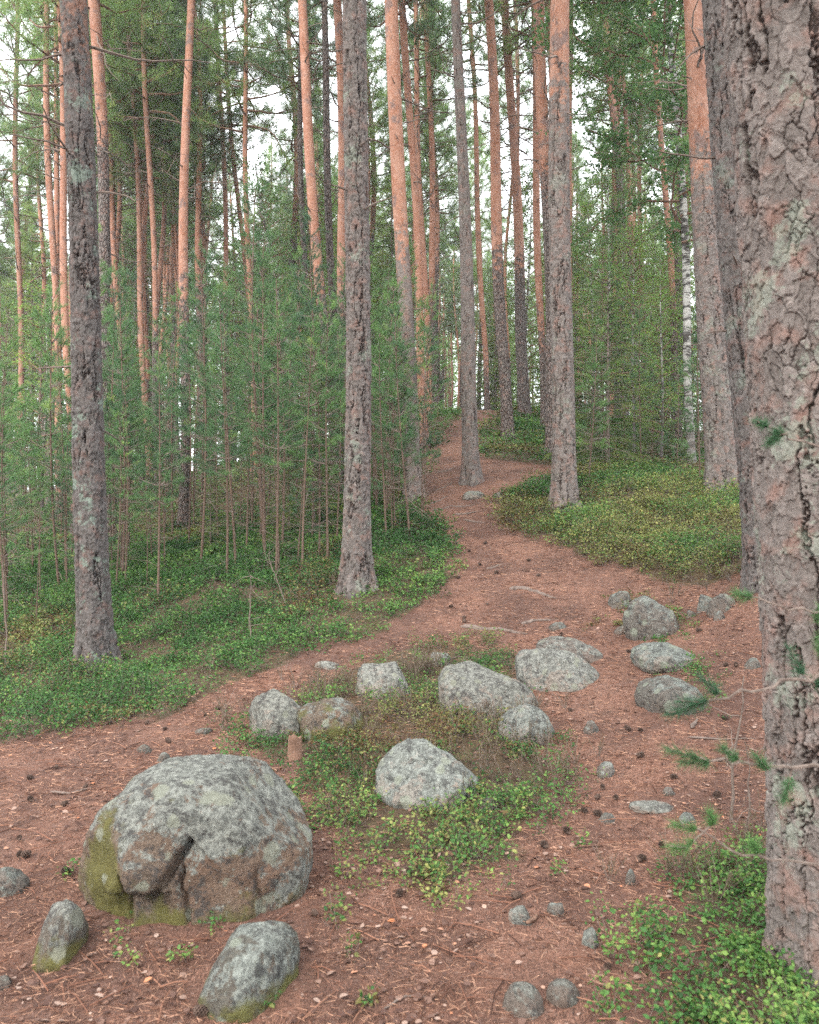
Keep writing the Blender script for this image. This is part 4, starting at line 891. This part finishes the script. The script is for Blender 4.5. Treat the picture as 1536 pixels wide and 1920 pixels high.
# ------------------------------------------------------------------ dead sapling stems near the camera, foreground pine branches
def bare(label, px, py, topx, topy, Y, r=.006, nb=6):
    b = P(px, py, Y); b[2] = gz(b[0], Y); t = P(topx, topy, Y); root = obj('dead_sapling', None, None, b); g = G()
    n_ = 12; q = np.linspace(0, 1, n_)[:, None]; pts = (t-b)*q; pts[:, :2] += np.cumsum(rng.normal(size=(n_, 2))*.006, 0); pts[0, 2] = -.03
    tube(g, pts, np.linspace(r, r*.35, n_), 6, .5, 0); obj('stem', g.mesh('stem', [M['twig']], True), root)
    for i in range(nb):
        g = G()
        j = rng.integers(3, n_); w_ = wander(pts[j], rng.normal(size=3)+np.array([0, 0, .5]), U(.08, .3), 5, .03, .2); tube(g, w_, np.linspace(r*.4, r*.15, 6), 4, .5, 0); obj('side_branch', g.mesh('side_branch', [M['twig']]), root)
    tag(root, label, 'dead sapling')
bare('bare thin grey sapling rising before the right path, tallest of two', 1374, 1545, 1412, 1270, 3.9, .008)
bare('bare thin grey sapling with sparse twigs right beside the tallest one', 1405, 1575, 1385, 1390, 3.8, .005)
bare('small leafless grey bush left of the middle pine', 468, 1200, 470, 1080, 8.0, .009, 12)
bare('bare sapling left of the middle pine with forked grey twigs', 540, 1150, 500, 1040, 8.8, .008, 9)
bare('thin dead stem rising from bilberries left of the dark far left pine', 12, 1250, 5, 1040, 8.2, .009, 6)
def front_pine():
    x, Y = 1.66, 2.25; z0 = gz(x, Y); root = obj('pine_sapling', None, None, (x, Y, z0)); o_ = np.array([x, Y, z0])
    gs = G(); tube(gs, [(0, 0, -.05), (.02, 0, .6), (0, .02, 1.3), (.03, 0, 2.1)], [.016, .013, .010, .005], 7, .5, 0); obj('stem', gs.mesh('stem', [M['stem']], True), root)
    def br(pts, tufts, r=.005):
        g = G(); W_ = np.array([P(*p) for p in pts])-o_; W_ = np.vstack([[0, 0, W_[0][2]-.05], W_]); t = np.linspace(0, 1, len(W_)); tt = np.linspace(0, 1, 16)
        C_ = np.stack([np.interp(tt, t, W_[:, k]) for k in range(3)], 1); C_[1:-1] = (C_[:-2]+2*C_[1:-1]+C_[2:])/4; C_[2:-1] += rng.normal(size=(13, 3))*.006; tube(g, C_, np.linspace(r*1.3, r*.6, 16), 5, .5, 1)
        for (px, py, Yt, L, dx, dz) in tufts:
            a = P(px, py, Yt)-o_; k = np.argmin(np.linalg.norm(C_-a, axis=1)); e = a+np.array([dx, U(-.2, .2), dz])*L
            sg = np.array([C_[k], (C_[k]+a)/2+np.array([0, 0, .004]), a, e]); tube(g, sg, [.003, .003, .0025, .002], 4, .5, 1)
            n_ = 260; s = rng.uniform(1.1, 2.99, n_); j = s.astype(int); b_ = sg[j]+(sg[j+1]-sg[j])*(s-j)[:, None]
            needles(g, b_, nrm(sg[3]-sg[1])*.8+rng.normal(size=(n_, 3))*.5, rng.uniform(.028, .046, n_), .0015, np.clip(rng.normal(.22, .15, n_), 0, 1), 0)
        obj('branch', g.mesh('branch', [M['sapling'], M['twig']]), root)
    br([(1560,1262,2.2),(1450,1285,2.15),(1340,1312,2.1)], [(1320,1318,2.1,.06,-1,.1),(1350,1300,2.1,.06,-.8,.6),(1290,1330,2.1,.05,-1,-.2),(1500,1260,2.2,.07,-.3,.9),(1530,1290,2.2,.07,.3,.6)])
    br([(1570,1435,2.2),(1480,1440,2.15),(1400,1435,2.1),(1330,1428,2.05)], [(1330,1430,2.05,.07,-1,0),(1300,1420,2.05,.06,-1,.3),(1380,1425,2.1,.05,-.7,.7),(1440,1445,2.1,.05,-.5,.7),(1480,1470,2.15,.06,-.2,-.8)])
    br([(1570,1620,2.3),(1480,1612,2.25),(1380,1600,2.2),(1320,1560,2.2)], [(1300,1555,2.2,.05,-1,.3),(1290,1590,2.2,.05,-1,.1),(1340,1545,2.2,.04,-.5,.8),(1420,1600,2.2,.03,-.3,.8)], .004)
    br([(1580,860,2.4),(1500,825,2.4),(1420,790,2.4)], [(1440,800,2.4,.04,-.8,.4),(1470,815,2.4,.04,-.5,.2),(1455,820,2.4,.035,-.6,-.4)], .004)
    br([(1580,1150,2.3),(1480,1140,2.3),(1410,1118,2.3)], [(1410,1122,2.3,.05,-.9,.3),(1530,1170,2.3,.06,.2,.8),(1535,1200,2.3,.06,.2,-.6)], .004)
    tag(root, 'blurred young pine reaching in with needle tufts from the right edge', 'sapling')
front_pine()
print('objects', len(COL.objects))



# ------------------------------------------------------------------ air
n_ = N('haze'); pv = n_.t.nodes.new('ShaderNodeVolumePrincipled'); pv.inputs['Color'].default_value = (.95, .97, 1, 1); pv.inputs['Density'].default_value = .0010; pv.inputs['Anisotropy'].default_value = .2
n_.t.nodes.remove(n_.b); n_.t.links.new(pv.outputs[0], n_.t.nodes['Material Output'].inputs['Volume'])
hb = np.array([[a, b, c] for a in (-450, 450) for b in (-350, 560) for c in (-12, 45)], float)
tag(obj('haze', mesh('haze', hb, [np.array([[0, 1, 3, 2], [4, 6, 7, 5], [0, 4, 5, 1], [2, 3, 7, 6], [0, 2, 6, 4], [1, 5, 7, 3]])], None, False, [n_.m])), kind='stuff')
